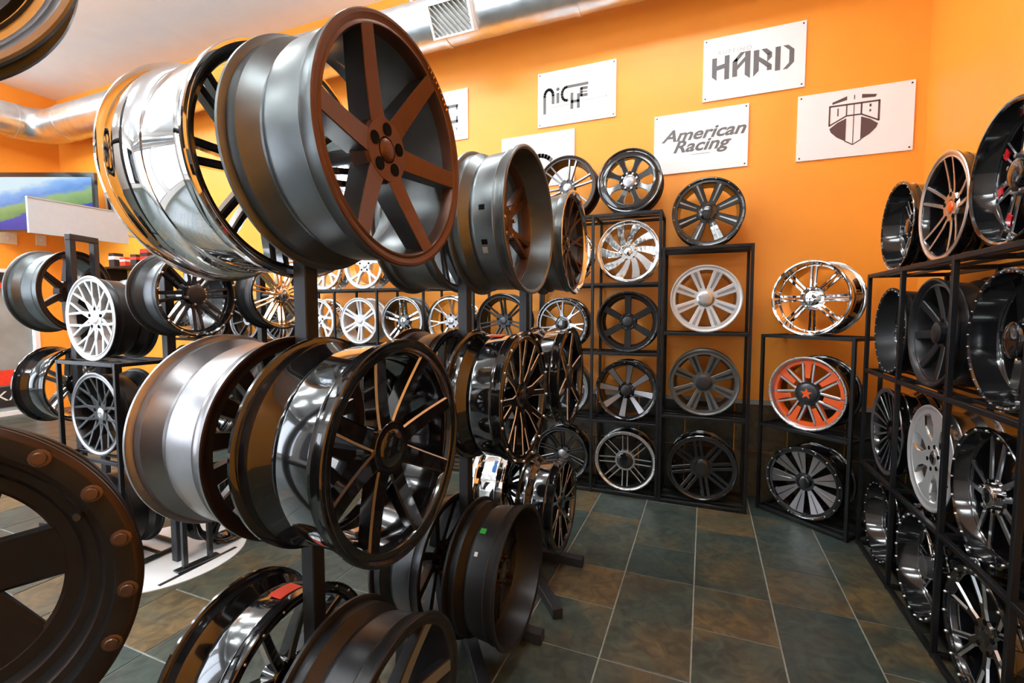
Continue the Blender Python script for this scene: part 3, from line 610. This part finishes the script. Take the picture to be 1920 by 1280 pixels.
for x0, y0, x1, y1 in ((-0.3, 0, -0.026, 0), (0.026, 0, 0.3, 0), (0, -0.3, 0, -0.026), (0, 0.026, 0, 0.12)):
    L = math.hypot(x1 - x0, y1 - y0); obj('leg', bevbox('leg', 0, L, -0.026, 0.026, 0.001, 0.053, 'stand_black', 0.003), cs, (x0, y0, 0), (0, 0, math.atan2(y1 - y0, x1 - x0)))
def arm_to(c, az, hd, z):
    a = math.radians(az); q = hd + 0.055
    e = Vector((c[0] - math.sin(a) * q - SPX, c[1] - math.cos(a) * q - SPY, z)); m_ = e + Vector((-math.sin(a), -math.cos(a), 0)) * 0.08
    obj('arm', tube_mesh('arm', [(0.026, 0, z), tuple(m_), tuple(e)], 0.018, 'stand_black', 14), cs)
arm_to((-1.036, 0.25), 128, 0.070, 1.078); arm_to((UPX, UPY), 127, 0.05, UPZ)

# ------------------------------------------------------------------ display racks of square tube
def rack(label, loc, az, divs, depth, tiers, tube=0.022, rails=True, z0=0.0):
    """local x runs along the rack, local -y is its front; divs: x of the uprights"""
    r = empty('display_rack', (loc[0], loc[1], 0), (0, 0, math.radians(180 - az)), label, 'rack')
    t = tube; H = tiers[-1]; pm = bevbox('post', -t / 2, t / 2, -t / 2, t / 2, z0, H, 'rack_black', 0.002)
    for x in divs:
        for y in (t / 2, depth - t / 2): obj('post', pm, r, (x, y, 0))
    a, b = divs[0], divs[-1]
    rm = bevbox('rail', a + t / 2, b - t / 2, -t / 2, t / 2, -t, 0, 'rack_black', 0.002)
    sm = bevbox('rail', a + t / 2, b - t / 2, -0.008, 0.008, -0.016, 0, 'rack_black', 0.002)
    cm = bevbox('cross_rail', -t / 2, t / 2, t, depth - t, -t, 0, 'rack_black', 0.002)
    lm = bevbox('cross_rail', -0.008, 0.008, t, depth - t, -0.034, -0.018, 'rack_black', 0.002)
    for z in tiers:
        for i, (p, q) in enumerate(zip(divs[:-1], divs[1:])):
            rm_ = bevbox('rail', p + t / 2, q - t / 2, -t / 2, t / 2, -t, 0, 'rack_black', 0.002)
            for y in (t / 2, depth - t / 2): obj('rail', rm_, r, (0, y, z))
        for x in divs: obj('cross_rail', cm, r, (x, 0, z))
        if rails:
            for (p, q) in zip(divs[:-1], divs[1:]):
                s2 = bevbox('support_rail', p + t / 2, q - t / 2, -0.008, 0.008, -0.016, -0.0005, 'rack_black', 0.002)
                for y in (0.09, 0.20): obj('support_rail', s2, r, (0, y, z))
    return r
# tall rack, low long rack and the three-tier rack on the back wall
FY = 3.795
T1 = [0.035, 0.615, 1.175, 1.735, 2.285]
rack('tall black tube rack of four tiers with the petal wheel on top', (0, FY), 180, [-1.385, -0.85, -0.325], 0.36, T1)
T1b = T1[:4]
rack('long black tube rack along the orange wall behind the tree stands', (0, FY), 180, [-4.09, -3.55, -3.01, -2.47, -1.94, -1.409], 0.36, T1b)
T2 = [0.03, 0.70, 1.345, 1.995]
rack('three tier black tube rack holding the silver eight spoke wheel', (0, FY), 180, [-0.300, 0.312], 0.36, T2)
T3 = [0.03, 0.665, 1.335]
ca = math.radians(220)   # the corner rack faces away from the corner
rack('short black tube rack set across the corner', (0.645, 3.77), 220, [-0.31, 0.31], 0.36, T3)
TR = [0.028, 0.56, 1.145, 1.735]
rr_ = rack('black tube rack along the right wall of wheels with red accents', (0.945, 0), 270, [-3.585, -3.05, -2.50, -1.99, -1.42], 0.40, TR)

G3 = 'wheels on the back wall racks'
def rw(label, st, x, shelf, R, W, spin=90, y=3.83, az=180, **kw):
    wheel(label, st, (x, y, shelf + R), az, R, W, spin, G3, **kw)
PET = dict(n=8, kind='petal', w0=0.027, w1=0.074, d=0.004, hd=0.030, fr=0.042, rh=0.082, bev=0.006, sel='bevel', mats=('dark_bronze', 'gloss_black', 'gloss_black', 'machined'), cap='grey_silver', capr=0.05, caph=0.015, lug=8, lugm='chrome', lugr=0.060)
rw('black wheel with oval petal windows and milled edges on the tall rack', PET, -0.575, T1[4], 0.250, 0.20, 112)
SWL = dict(n=10, kind='swirl', w0=0.019, w1=0.036, o1=0.080, d=0.012, hd=0.03, fr=0.010, mats=('chrome', 'chrome', 'chrome', 'chrome'), cap='chrome', lug=6, lugm='chrome', riv=0)
rw('chrome wheel with ten curved swirl spokes', SWL, -0.575, T1[3], 0.247, 0.19, 90)
BL6 = dict(n=6, w0=0.024, w1=0.028, d=0.050, hd=0.060, p=1.0, fr=0.012, mats=('matte_black', 'satin_black', 'matte_black', 'matte_black'), cap='satin_black', capr=0.042, caph=0.02, lug=6, lugm='dark_gunmetal', riv=24, rivm='dark_gunmetal', rivr=0.006)
rw('matte black wheel with a studded ring and six dark spokes', BL6, -0.575, T1[2], 0.247, 0.20, 90)
BK8 = dict(n=8, w0=0.018, w1=0.029, d=0.008, hd=0.035, fr=0.012, sel='front', mats=('gloss_black', 'gloss_black', 'gloss_black', 'grey_silver'), cap='satin_black', capr=0.045, caph=0.015, lug=6, lugm='dark_gunmetal', riv=16, rivm='grey_silver')
rw('black wheel with eight brushed grey spokes under the studded ring wheel', BK8, -0.575, T1[1], 0.247, 0.19, 82)
TW8 = dict(n=8, kind='twin', w0=0.006, w1=0.005, o0=0.020, o1=0.020, d=0.006, hd=0.025, fr=0.014, rh=0.085, sel='front', bev=0.001, mats=('gloss_black', 'machined', 'gloss_black', 'machined'), hubm='machined', cap='gloss_black', capr=0.066, caph=0.008, lug=0, riv=16, rivm='machined', rivr=0.006)
rw('black wheel with eight pairs of bright parallel spoke lines by the floor', TW8, -0.575, T1[0], 0.247, 0.19, 90)
def E8(b, l, s_, f_, c, **k): return dict(dict(n=8, w0=0.024, w1=0.037, d=0.006, hd=0.020, p=1.5, fr=0.014, rh=0.075, sel='front', mats=(b, l, s_, f_), cap=c, capr=0.062, caph=0.012, lug=0, inset=dict(u0=0.088, u1=0.215, w0=0.006, w1=0.011, t0=0.2, t1=0.95, m='gloss_black')), **k)
rw('gloss black wheel with eight grooved spokes standing on the three tier rack', E8('gloss_black', 'gloss_black', 'gloss_black', 'gloss_black', 'gloss_black', riv=16, rivm='machined', rivr=0.004, inset=dict(u0=0.088, u1=0.215, w0=0.004, w1=0.007, t0=0.2, t1=0.95, m='grey_silver')), 0.006, T2[3], 0.257, 0.20, 112, 3.86)
rw('silver wheel with eight grooved spokes', E8('silver', 'white_silver', 'white_silver', 'white_silver', 'silver', inset=dict(u0=0.088, u1=0.215, w0=0.006, w1=0.011, t0=0.2, t1=0.95, m='grey_silver')), 0.006, T2[2], 0.257, 0.20, 112, 3.86)
rw('gunmetal grey wheel with eight grooved spokes', E8('dark_gunmetal', 'gunmetal', 'gunmetal', 'gunmetal', 'dark_gunmetal'), 0.006, T2[1], 0.257, 0.20, 112, 3.86)
rw('gloss black wheel with eight double spokes by the floor under the gunmetal one', dict(TW8, mats=('gloss_black', 'gloss_black', 'gloss_black', 'satin_black'), hubm='satin_black', riv=0, w0=0.011, w1=0.012), 0.006, T2[0], 0.257, 0.20, 100, 3.86)
# the second bay of the tall rack
TEN = dict(n=6, kind='twin', w0=0.008, w1=0.008, o0=0.012, o1=0.030, d=0.006, hd=0.035, fr=0.010, sel='front', bev=0.002, mats=('dark_bronze', 'dark_bronze', 'dark_gunmetal', 'grey_silver'), cap='silver', lug=5, lugm='chrome')
rw('dark bronze wheel with six pairs of grey spokes beside the petal wheel', TEN, -1.085, T1[4], 0.252, 0.20, 75, 3.82)
rw('chrome wheel half hidden behind the bronze lattice wheel', dict(SWL, n=8, o1=0.0, w1=0.018), -1.117, T1[3], 0.245, 0.19, 90)
STU = dict(n=7, kind='ysplit', w0=0.018, w1=0.010, o1=0.028, rs=0.45, d=0.006, hd=0.03, fr=0.014, sel='front', mats=('gloss_black', 'gloss_black', 'gloss_black', 'machined'), cap='gloss_black', capr=0.05, caph=0.012, riv=20, rivm='machined', rivr=0.005, lug=0)
rw('black wheel with silver studs round its rim beside the studded ring wheel', STU, -1.117, T1[2], 0.225, 0.18, 96)
rw('dark grey five spoke wheel between the tall rack posts', dict(n=5, kind='ysplit', w0=0.02, w1=0.012, o1=0.045, d=0.006, hd=0.03, mats=('gunmetal', 'gunmetal', 'gunmetal', 'gunmetal'), cap='silver'), -1.117, T1[1], 0.235, 0.18, 90)
rw('gloss black wheel by the floor behind the third stand', dict(n=10, kind='twin', w0=0.007, w1=0.007, o0=0.01, o1=0.016, mats=('gloss_black',) * 3 + ('dark_gunmetal',), cap='grey_silver', sel='front'), -1.117, T1[0], 0.240, 0.18, 90)
# the long rack
W6 = dict(n=6, kind='twin', w0=0.014, w1=0.012, o0=0.012, o1=0.022, d=0.004, hd=0.025, fr=0.012, mats=('white_silver', 'white_silver', 'white_silver', 'white_silver'), cap='white_silver', lug=0)
C5 = dict(n=5, kind='twin', w0=0.012, w1=0.012, o0=0.016, o1=0.028, d=0.004, hd=0.03, fr=0.010, sel='front', mats=('dark_gunmetal', 'silver', 'gunmetal', 'chrome'), cap='chrome', lug=5)
Y5 = dict(n=5, kind='ysplit', w0=0.022, w1=0.013, o1=0.045, rs=0.5, d=0.004, hd=0.03, fr=0.010, mats=('chrome', 'white_silver', 'white_silver', 'white_silver'), cap='silver', lug=5)
rw('black wheel with slim dark twin spokes on the long rack', dict(n=7, kind='twin', w0=0.008, w1=0.008, o0=0.012, o1=0.020, mats=('satin_black', 'gloss_black', 'satin_black', 'dark_gunmetal'), sel='front', cap='dark_gunmetal', d=0.01, hd=0.05), -1.675, T1[2], 0.246, 0.19, 90)
rw('polished wheel with slender branching spokes on the long rack', dict(Y5, n=7, w0=0.012, w1=0.007, o1=0.03, mats=('chrome', 'chrome', 'silver', 'silver')), -2.205, T1[2], 0.240, 0.19, 85)
rw('grey and chrome wheel with five paired spokes on the long rack', C5, -2.74, T1[2], 0.240, 0.19, 90)
rw('white silver wheel with six paired spokes on the long rack', W6, -3.265, T1[2], 0.236, 0.19, 90, 3.83)
rw('white silver wheel with branching spokes at the end of the long rack', dict(Y5, n=6), -3.82, T1[2], 0.235, 0.19, 80)
rw('silver wheel with five forked spokes standing on top of the long rack', Y5, -3.20, T1[3], 0.240, 0.19, 90)
rw('silver wheel with six forked spokes standing on top of the long rack', dict(Y5, n=6), -3.72, T1[3], 0.240, 0.19, 75)
rack('far black tube rack full of plain black wheels', (0, FY), 180, [-6.25, -5.715, -5.18, -4.645, -4.115], 0.36, T1[:3])
for k in range(4):
    for j in (0, 1, 2):
        st_ = dict(n=7 + (k + j) % 3, kind=('straight', 'twin')[(k + j) % 2], w0=0.012, w1=0.011, sel='front', mats=('satin_black', 'gloss_black', 'gloss_black', ('dark_gunmetal', 'grey_silver')[j % 2]), segs=40, lug=0)
        wheel('plain black wheel on the far rack beyond the golden chrome wheel', st_, (-5.985 + 0.535 * k, 3.83, T1[j] + 0.24), 180, 0.24, 0.19, 85 + 10 * k, 'plain black wheels on the far rack')
# corner rack
G4 = 'wheels on the corner rack'
nx, ny = math.sin(ca), math.cos(ca)
def cw(label, st, shelf, R, W, spin, s=0.0, **kw):
    t = Vector((math.cos(math.radians(180 - 220)), math.sin(math.radians(180 - 220)), 0))
    p = Vector((0.645, 3.77, 0)) + t * s - Vector((nx, ny, 0)) * 0.035
    wheel(label, st, (p.x, p.y, shelf + R), 216, R, W, spin, G4, **kw)
CD8 = dict(n=8, kind='twin', w0=0.009, w1=0.010, o0=0.012, o1=0.016, d=0.055, hd=0.045, p=1.0, fr=0.008, rh=0.085, mats=('chrome', 'chrome', 'chrome', 'chrome'), cap='chrome', capr=0.05, caph=0.03, lug=8, lugm='chrome', lugr=0.068, segs=72, riv=16, rivm='chrome', rivr=0.006, rivoff=0.035, rivy=0.05)
cw('deep chrome wheel with eight slotted spokes on the corner rack', CD8, T3[2], 0.262, 0.235, 90)
OR7 = dict(n=7, kind='twin', w0=0.009, w1=0.009, o0=0.027, o1=0.039, d=0.030, hd=0.030, p=1.0, fr=0.026, rh=0.088, sel='top', mats=('gloss_black', 'machined', 'wheel_orange', 'machined'), hubm='satin_black', cap='dark_gunmetal', capr=0.070, caph=0.012, lug=0, segs=72, riv=28, rivm='machined', rivr=0.006, rivoff=0.009,
           inset=dict(u0=0.11, u1=0.222, w0=0.015, w1=0.025, t0=0.3, t1=1.0, m='wheel_orange'))
ow = None
cw('orange and silver wheel with an orange star on its cap', OR7, T3[1], 0.262, 0.235, 90, cap=('star', star_mesh(0.042, 0.017, 'wheel_orange')))
PAD = dict(n=9, w0=0.015, w1=0.056, d=0.010, hd=0.045, p=1.2, fr=0.016, rh=0.070, sel='front', bev=0.004, mats=('gloss_black', 'gloss_black', 'gloss_black', 'grey_silver'), cap='gloss_black', capr=0.042, caph=0.028, lug=0, segs=72, riv=18, rivm='machined', rivr=0.006,
           inset=dict(u0=0.09, u1=0.215, w0=0.0015, w1=0.0035, t0=0.2, t1=0.95, m='gloss_black'))
cw('black wheel with wide flared grey spokes and rim studs', PAD, T3[0], 0.258, 0.22, 100)
# right wall rack: every face points to -X
G5 = 'wheels on the right wall rack'
def rgt(label, st, y, shelf, R, W, spin=90, x=0.985, **kw):
    wheel(label, st, (x, y, shelf + R), 270, R, W, spin, G5, **kw)
DBK = dict(n=8, kind='twin', w0=0.010, w1=0.009, o0=0.012, o1=0.018, d=0.09, hd=0.08, p=1.0, mats=('gloss_black', 'gloss_black', 'gloss_black', 'machined'), sel='bevel', cap='gloss_black', capr=0.045, caph=0.03, lug=6, lugm='chrome', riv=24, rivm='grey_silver', rivr=0.004, segs=72)
rgt('deep gloss black wheel at the corner end on top of the right rack', DBK, 3.34, TR[3], 0.250, 0.22, 90, 1.0)
S10 = dict(n=5, kind='twin', w0=0.010, w1=0.008, o0=0.018, o1=0.040, d=0.004, hd=0.035, fr=0.008, sel='front', bev=0.002, mats=('gloss_black', 'machined', 'gloss_black', 'machined'), hubm='machined', cap='wheel_orange', capr=0.028, lug=5, segs=72)  # cap coloured orange to paint in the reflection it shows
rgt('black wheel with five pairs of machined spokes and a cap painted with an orange reflection', S10, 2.80, TR[3], 0.250, 0.20, 82, 1.005)
RED = dict(n=8, kind='twin', w0=0.012, w1=0.012, o0=0.016, o1=0.022, d=0.07, hd=0.05, p=1.0, mats=('gloss_black', 'gloss_black', 'gloss_black', 'machined'), sel='bevel', cap='gloss_black', capr=0.05, caph=0.03, lug=8, lugm='grey_silver', lugr=0.068, rh=0.085, segs=88, inset=dict(u0=0.16, u1=0.20, w0=0.016, w1=0.018, t0=0.6, t1=0.9, m='accent_red'))
rgt('deep gloss black wheel with red spoke accents', RED, 2.25, TR[3], 0.258, 0.24, 100)
rgt('deep black wheel with hammered lip on the second shelf at the corner end', dict(DBK, riv=28, mats=('matte_black', 'satin_black', 'gloss_black', 'machined')), 3.32, TR[2], 0.247, 0.22, 90)
ST8 = dict(n=8, w0=0.020, w1=0.022, d=0.020, hd=0.05, fr=0.012, bev=0.004, mats=('satin_black', 'satin_black', 'satin_black', 'satin_black'), cap='satin_black', capr=0.05, caph=0.03, segs=72, riv=0)
rgt('satin black wheel with eight plain straight spokes', ST8, 2.78, TR[2], 0.257, 0.21, 95, 0.98)
BHB = dict(n=6, w0=0.034, w1=0.030, d=0.085, hd=0.065, p=1.0, rh=0.090, mats=('gloss_black', 'gloss_black', 'gloss_black', 'dark_bronze'), sel='bevel', cap='gloss_black', capr=0.065, caph=0.045, lug=6, lugm='chrome', lugr=0.074, riv=32, rivm='grey_silver', rivr=0.004, segs=88)
rgt('gloss black deep wheel with large barrel shaped hub and rim rivets', BHB, 2.20, TR[2], 0.256, 0.24, 60)
FIN = dict(n=20, w0=0.006, w1=0.010, d=0.006, hd=0.030, fr=0.008, sel='front', bev=0.002, mats=('gloss_black', 'grey_silver', 'gloss_black', 'grey_silver'), cap='gloss_black', lug=5, segs=72)
rgt('black turbine wheel with twenty thin grey fins', FIN, 3.30, TR[1], 0.252, 0.20, 90)
DIS = dict(n=6, kind='petal', w0=0.045, w1=0.110, d=0.006, hd=0.020, p=1.0, fr=0.020, sel='bevel', bev=0.006, mats=('silver', 'white_silver', 'white_silver', 'chrome'), cap='chrome', lug=6, lugm='hole_black', segs=72)
rgt('silver wheel with broad dish like spokes', DIS, 2.775, TR[1], 0.250, 0.20, 75, 1.0)
CUT = dict(n=5, kind='twin', w0=0.013, w1=0.013, o0=0.020, o1=0.045, d=0.05, hd=0.03, p=1.0, sel='front', mats=('gloss_black', 'gloss_black', 'gloss_black', 'grey_silver'), cap='chrome', capr=0.04, caph=0.02, lug=5, lugm='chrome', riv=20, rivm='machined', rivr=0.005, segs=88)
rgt('gloss black wheel with five open silver faced spoke pairs', CUT, 2.25, TR[1], 0.256, 0.23, 100, 0.98)
rgt('black wheel with rim rivets on the bottom shelf at the corner end', dict(DBK, n=6, kind='straight', w0=0.02, w1=0.022), 3.32, TR[0], 0.235, 0.21, 90, 0.972)
rgt('black wheel with a ring of bright rivets and capped hub on the bottom shelf', dict(DBK, riv=22, rivm='machined', rivr=0.006, cap='grey_silver', capr=0.05, caph=0.05), 2.78, TR[0], 0.246, 0.21, 90, 0.972)
MLS = dict(n=6, kind='ysplit', w0=0.022, w1=0.012, o1=0.040, d=0.012, hd=0.035, sel='bevel', bev=0.007, mats=('gloss_black', 'gloss_black', 'gloss_black', 'machined'), cap='gloss_black', riv=18, rivm='machined', rivr=0.006, segs=72)
rgt('black wheel with bright milled forked spokes on the bottom shelf', MLS, 2.25, TR[0], 0.246, 0.20, 100, 0.975)

# ------------------------------------------------------------------ the island on the left
G6 = 'wheels on the island display'
TI = [0.035, 0.645, 1.212]
rack('black tube island rack with the white silver lattice wheel on top', (0, 1.56), 180, [-3.62, -3.045], 0.34, TI, z0=0.0065)
MSH = dict(n=10, kind='mesh', w0=0.009, w1=0.008, o0=0.016, o1=0.036, d=0.003, hd=0.030, fr=0.008, bev=0.003, mats=('satin_black', 'white_silver', 'white_silver', 'white_silver'), cap='white_silver', lug=5, segs=80)
wheel('white silver wheel with lattice spokes on top of the island rack', MSH, (-3.33, 1.60, TI[2] + 0.250), 180, 0.250, 0.24, 92, G6)
wheel('dark wheel with lattice spokes and thin silver lip', dict(MSH, mats=('satin_black', 'grey_silver', 'dark_gunmetal', 'dark_gunmetal'), cap='chrome'), (-3.33, 1.60, TI[1] + 0.250), 180, 0.250, 0.24, 92, G6)
wheel('black wheel on the bottom tier of the island rack', dict(ST8), (-3.33, 1.60, TI[0] + 0.25), 180, 0.25, 0.22, 90, G6)
# a two-post stand behind it
def twin_stand(x, y, h, az, label, arms):
    r = empty('display_stand', (x, y, 0), (0, 0, math.radians(180 - az)), label, 'stand')
    for s_ in (-0.085, 0.085): obj('post', bevbox('post', s_ - 0.02, s_ + 0.02, -0.02, 0.02, 0.05, h, 'stand_black', 0.003), r)
    obj('top_bar', bevbox('top_bar', -0.105, 0.105, -0.02, 0.02, h, h + 0.04, 'stand_black', 0.003), r)
    for s_ in (-0.085, 0.085): obj('foot', bevbox('foot', s_ - 0.025, s_ + 0.025, -0.32, 0.32, 0.001, 0.05, 'stand_black', 0.003), r)
    for (z, ln) in arms:
        obj('cross_bar', bevbox('cross_bar', -0.065, 0.065, -0.02, 0.02, z - 0.02, z + 0.02, 'stand_black', 0.003), r)
        obj('arm', tube_mesh('arm', [(0, -0.02, z), (0, -ln, z)], 0.02, 'stand_black', 14), r)
    return r
BZS = dict(n=7, w0=0.022, w1=0.018, d=0.006, hd=0.050, p=1.2, fr=0.018, rh=0.08, mats=('gunmetal', 'dark_bronze', 'dark_bronze', 'dark_bronze'), cap='dark_bronze', lug=5, segs=80)
LOW = dict(n=6, kind='twin', w0=0.012, w1=0.011, o0=0.014, o1=0.022, d=0.02, hd=0.05, sel='front', mats=('gloss_black', 'gloss_black', 'gloss_black', 'machined'), cap='gloss_black', segs=72)
def vec(az): return Vector((math.sin(math.radians(az)), math.cos(math.radians(az)), 0))
bc = Vector((-4.00, 1.87, 0)); bz = 70
wheel('dark bronze seven spoke wheel with a grey barrel on the two post stand', BZS, (bc.x, bc.y, 1.640), bz, 0.280, 0.23, 100, G6)
wheel('gloss black wheel with silver paired spokes low on the two post stand', LOW, (bc.x - 0.03, bc.y + 0.0, 1.0), bz, 0.262, 0.22, 95, G6)
tp = bc + vec(bz) * 0.045
twin_stand(tp.x, tp.y, 1.98, bz + 180, 'black stand of two posts joined by a top bar', [(1.640, 0.086), (1.0, 0.116)])
BBK = dict(n=8, kind='twin', w0=0.011, w1=0.010, o0=0.014, o1=0.022, d=0.03, hd=0.04, mats=('dark_gunmetal', 'gloss_black', 'gloss_black', 'dark_bronze'), sel='bevel', cap='dark_gunmetal', capr=0.055, caph=0.02, lug=6, lugm='grey_silver', riv=16, rivm='milled_warm', rivr=0.006, segs=80)
GCH = dict(n=10, kind='twin', w0=0.008, w1=0.008, o0=0.012, o1=0.018, d=0.03, hd=0.02, sel='top', mats=('satin_black', 'gloss_black', 'gold_chrome', 'gold_chrome'), cap='chrome', capr=0.05, caph=0.03, lug=8, lugm='chrome', segs=72)
wheel('gloss black wheel with round hub and grey barrel behind the island rack', BBK, (-2.62, 1.775, 1.598), 87, 0.237, 0.235, 95, G6)
wheel('gloss black wheel under the round hub black wheel', dict(LOW, n=9), (-2.62, 1.775, 0.96), 87, 0.237, 0.22, 95, G6)
wheel('gloss black wheel standing on the white base disc', dict(LOW, n=8, mats=('gloss_black', 'gloss_black', 'gloss_black', 'dark_gunmetal')), (-2.80, 2.065, 0.0066 + 0.252), 90, 0.252, 0.18, 95, G6)
wheel('black rimmed wheel with golden chrome spokes behind the front stand', GCH, (-2.93, 2.62, 1.630), 95, 0.258, 0.20, 95, G6)
wheel('satin black wheel under the golden chrome wheel', dict(ST8), (-2.93, 2.62, 0.93), 95, 0.255, 0.20, 95, G6)
def post_stand(x, y, h, label, arms, base):
    r = empty('wheel_stand', (x, y, 0), (0, 0, 0), label, 'stand')
    obj('post', bevbox('post', -0.025, 0.025, -0.025, 0.025, base, h, 'stand_black', 0.003), r)
    for (ex, ey, z) in arms: obj('arm', tube_mesh('arm', [(0.025, 0, z), (ex - x, ey - y, z)], 0.02, 'stand_black', 14), r)
    return r
bst = post_stand(-2.905, 1.775, 1.84, 'black post stand on a round white base disc with a black stripe', [(-2.62 - 0.095, 1.775, 1.598), (-2.62 - 0.105, 1.775, 0.96)], 0.0065)
obj('base_disc', lathe('base_disc', [(0.44, 0.0, 0), (0.44, -0.005, 0), (0.438, -0.006, 0)], ['white_paint'], 72, False), bst, (-0.155, 0.015, 0.0003), (-PI / 2, 0, 0))
obj('base_stripe', boxes('base_stripe', [(0.165, 0.190, -0.22, 0.24, 0.0064, 0.0072)], ['stand_black']), bst)
gst = post_stand(-3.19, 2.64, 1.85, 'black post stand holding the golden chrome wheel', [(-2.93 - 0.075, 2.626, 1.63), (-2.93 - 0.105, 2.63, 0.93)], 0.0)
for x0, y0, x1, y1 in ((0.025, 0, 0.32, 0), (-0.32, 0, -0.025, 0), (0, 0.025, 0, 0.32), (0, -0.22, 0, -0.025)):
    L = math.hypot(x1 - x0, y1 - y0); obj('leg', bevbox('leg', 0, L, -0.025, 0.025, 0.001, 0.05, 'stand_black', 0.003), gst, (x0, y0, 0), (0, 0, math.atan2(y1 - y0, x1 - x0)))
sb = empty('floor_bracket', (-2.755, 1.79, 0.0075), (0, 0, math.radians(84)), 'low steel bracket standing on the white base disc', 'bracket')
obj('base_plate', bevbox('base_plate', -0.12, 0.12, -0.030, 0.030, 0.0, 0.010, 'dark_gunmetal', 0.002), sb)
for s_ in (-0.07, 0.07): obj('post', bevbox('post', s_ - 0.013, s_ + 0.013, -0.013, 0.013, 0.010, 0.30, 'dark_gunmetal', 0.002), sb)
obj('top_bar', bevbox('top_bar', -0.083, 0.083, -0.013, 0.013, 0.30, 0.325, 'dark_gunmetal', 0.002), sb)

# ------------------------------------------------------------------ television, panels and small things at the far end
tv = empty('television', (-8.44, 3.58, 2.60), (0, 0, math.radians(22.3)), 'large flat television showing a green sports field in the far corner', 'television')
obj('bezel', boxes('bezel', [(-0.75, 0.75, 0, 0.05, 0.0, 0.03), (-0.75, 0.75, 0, 0.05, 0.74, 0.80), (-0.75, -0.71, 0, 0.05, 0.03, 0.74), (0.71, 0.75, 0, 0.05, 0.03, 0.74), (-0.71, 0.71, 0.02, 0.06, 0.03, 0.74)], ['gloss_black']), tv)
obj('screen', boxes('screen', [(-0.71, 0.71, 0.012, 0.0195, 0.03, 0.74)], ['screen']), tv)
obj('wall_mount', boxes('wall_mount', [(-0.15, 0.15, 0.06, 0.10, 0.25, 0.5), (-0.04, 0.04, 0.10, 0.650, 0.33, 0.42)], ['stand_black']), tv)
hp = empty('projecting_panel', (-6.0, 2.86, 2.26), (0, 0, math.radians(-90)), 'blank light grey panel standing out from the wall in front of the television', 'panel')
obj('board', boxes('board', [(-0.42, 0.42, -0.015, 0.015, 0.0, 0.33)], ['panel_grey']), hp, (0, 0, 0), (0, math.radians(0), 0))
obj('edge_strip', boxes('edge_strip', [(-0.42, 0.42, -0.02, 0.02, 0.33, 0.345)], ['trim_grey']), hp)
obj('wall_arm', boxes('wall_arm', [(-1.34, -0.42, -0.012, 0.012, 0.20, 0.225)], ['trim_grey']), hp); obj('wall_arm', boxes('wall_arm', [(-1.34, -0.42, -0.012, 0.012, 0.08, 0.105)], ['trim_grey']), hp)
fp = empty('framed_sign', (-7.75, YB - 0.01, 2.76), (0, math.radians(-8), 0), 'tilted black sign with a red letter A and white edge', 'sign')
obj('white_edge', boxes('white_edge', [(-0.30, -0.25, -0.03, 0, 0, 0.58)], ['white_paint']), fp)
obj('board', boxes('board', [(-0.25, 0.36, -0.03, 0, 0, 0.58)], ['stand_black']), fp)
obj('sheet', boxes('sheet', [(-0.17, 0.30, -0.034, -0.0305, 0.08, 0.52)], ['panel_grey']), fp)
obj('letter', text_mesh('letter', 'A', 0.42, 'sticker_red', 0, 0.002), fp, (0.0, -0.037, 0.27))
for y, zz, lab in ((3.55, 2.48, 'larger beige wall plate under the television'), (3.92, 2.50, 'small beige wall plate near the room corner')):
    h = 0.10 if y < 3.7 else 0.06
    p_ = empty('wall_plate', (XL, y, zz), (0, 0, PI / 2), lab, 'wall plate')
    obj('plate', bevbox('plate', -h, h, -0.012, 0, 0, 0.16, 'plate_beige', 0.003), p_)
    obj('switch', bevbox('switch', -0.012, 0.012, -0.018, -0.012, 0.06, 0.10, 'white_paint', 0.002), p_)
# shelf of boxed goods seen past the chrome wheel
bs = empty('wall_shelf', (-7.30, YB, 2.10), (0, 0, 0), 'black wall shelf with red and white boxes', 'shelf')
obj('board', bevbox('board', -0.55, 0.55, -0.30, 0, 0, 0.025, 'rack_black', 0.002), bs)
for s_ in (-0.45, 0.45): obj('bracket', boxes('bracket', [(s_ - 0.012, s_ + 0.012, -0.25, 0, -0.16, -0.001)], ['rack_black']), bs)
for k, (x, wdt, hgt, m1, m2, lab) in enumerate(((-7.70, 0.12, 0.20, 'stand_black', 'sticker_white', 'black carton with a white band on the wall shelf'), (-7.45, 0.12, 0.13, 'sticker_red', 'sticker_white', 'low red carton with a white band on the wall shelf'), (-7.22, 0.10, 0.16, 'stand_black', 'sticker_red', 'black carton with a red band on the wall shelf'), (-6.98, 0.14, 0.22, 'accent_red', 'stand_black', 'tall red carton with a black band on the wall shelf'))):
    b_ = empty('carton', (x, YB - 0.15, 2.125), (0, 0, math.radians(random.uniform(-12, 12))), lab, 'box', 'cartons on the wall shelf')
    obj('body', bevbox('body', -wdt / 2, wdt / 2, -0.06, 0.06, 0, hgt, m1, 0.003), b_)
    obj('band', boxes('band', [(-wdt / 2 - 0.001, wdt / 2 + 0.001, -0.061, 0.061, hgt * 0.55, hgt * 0.78)], [m2]), b_)
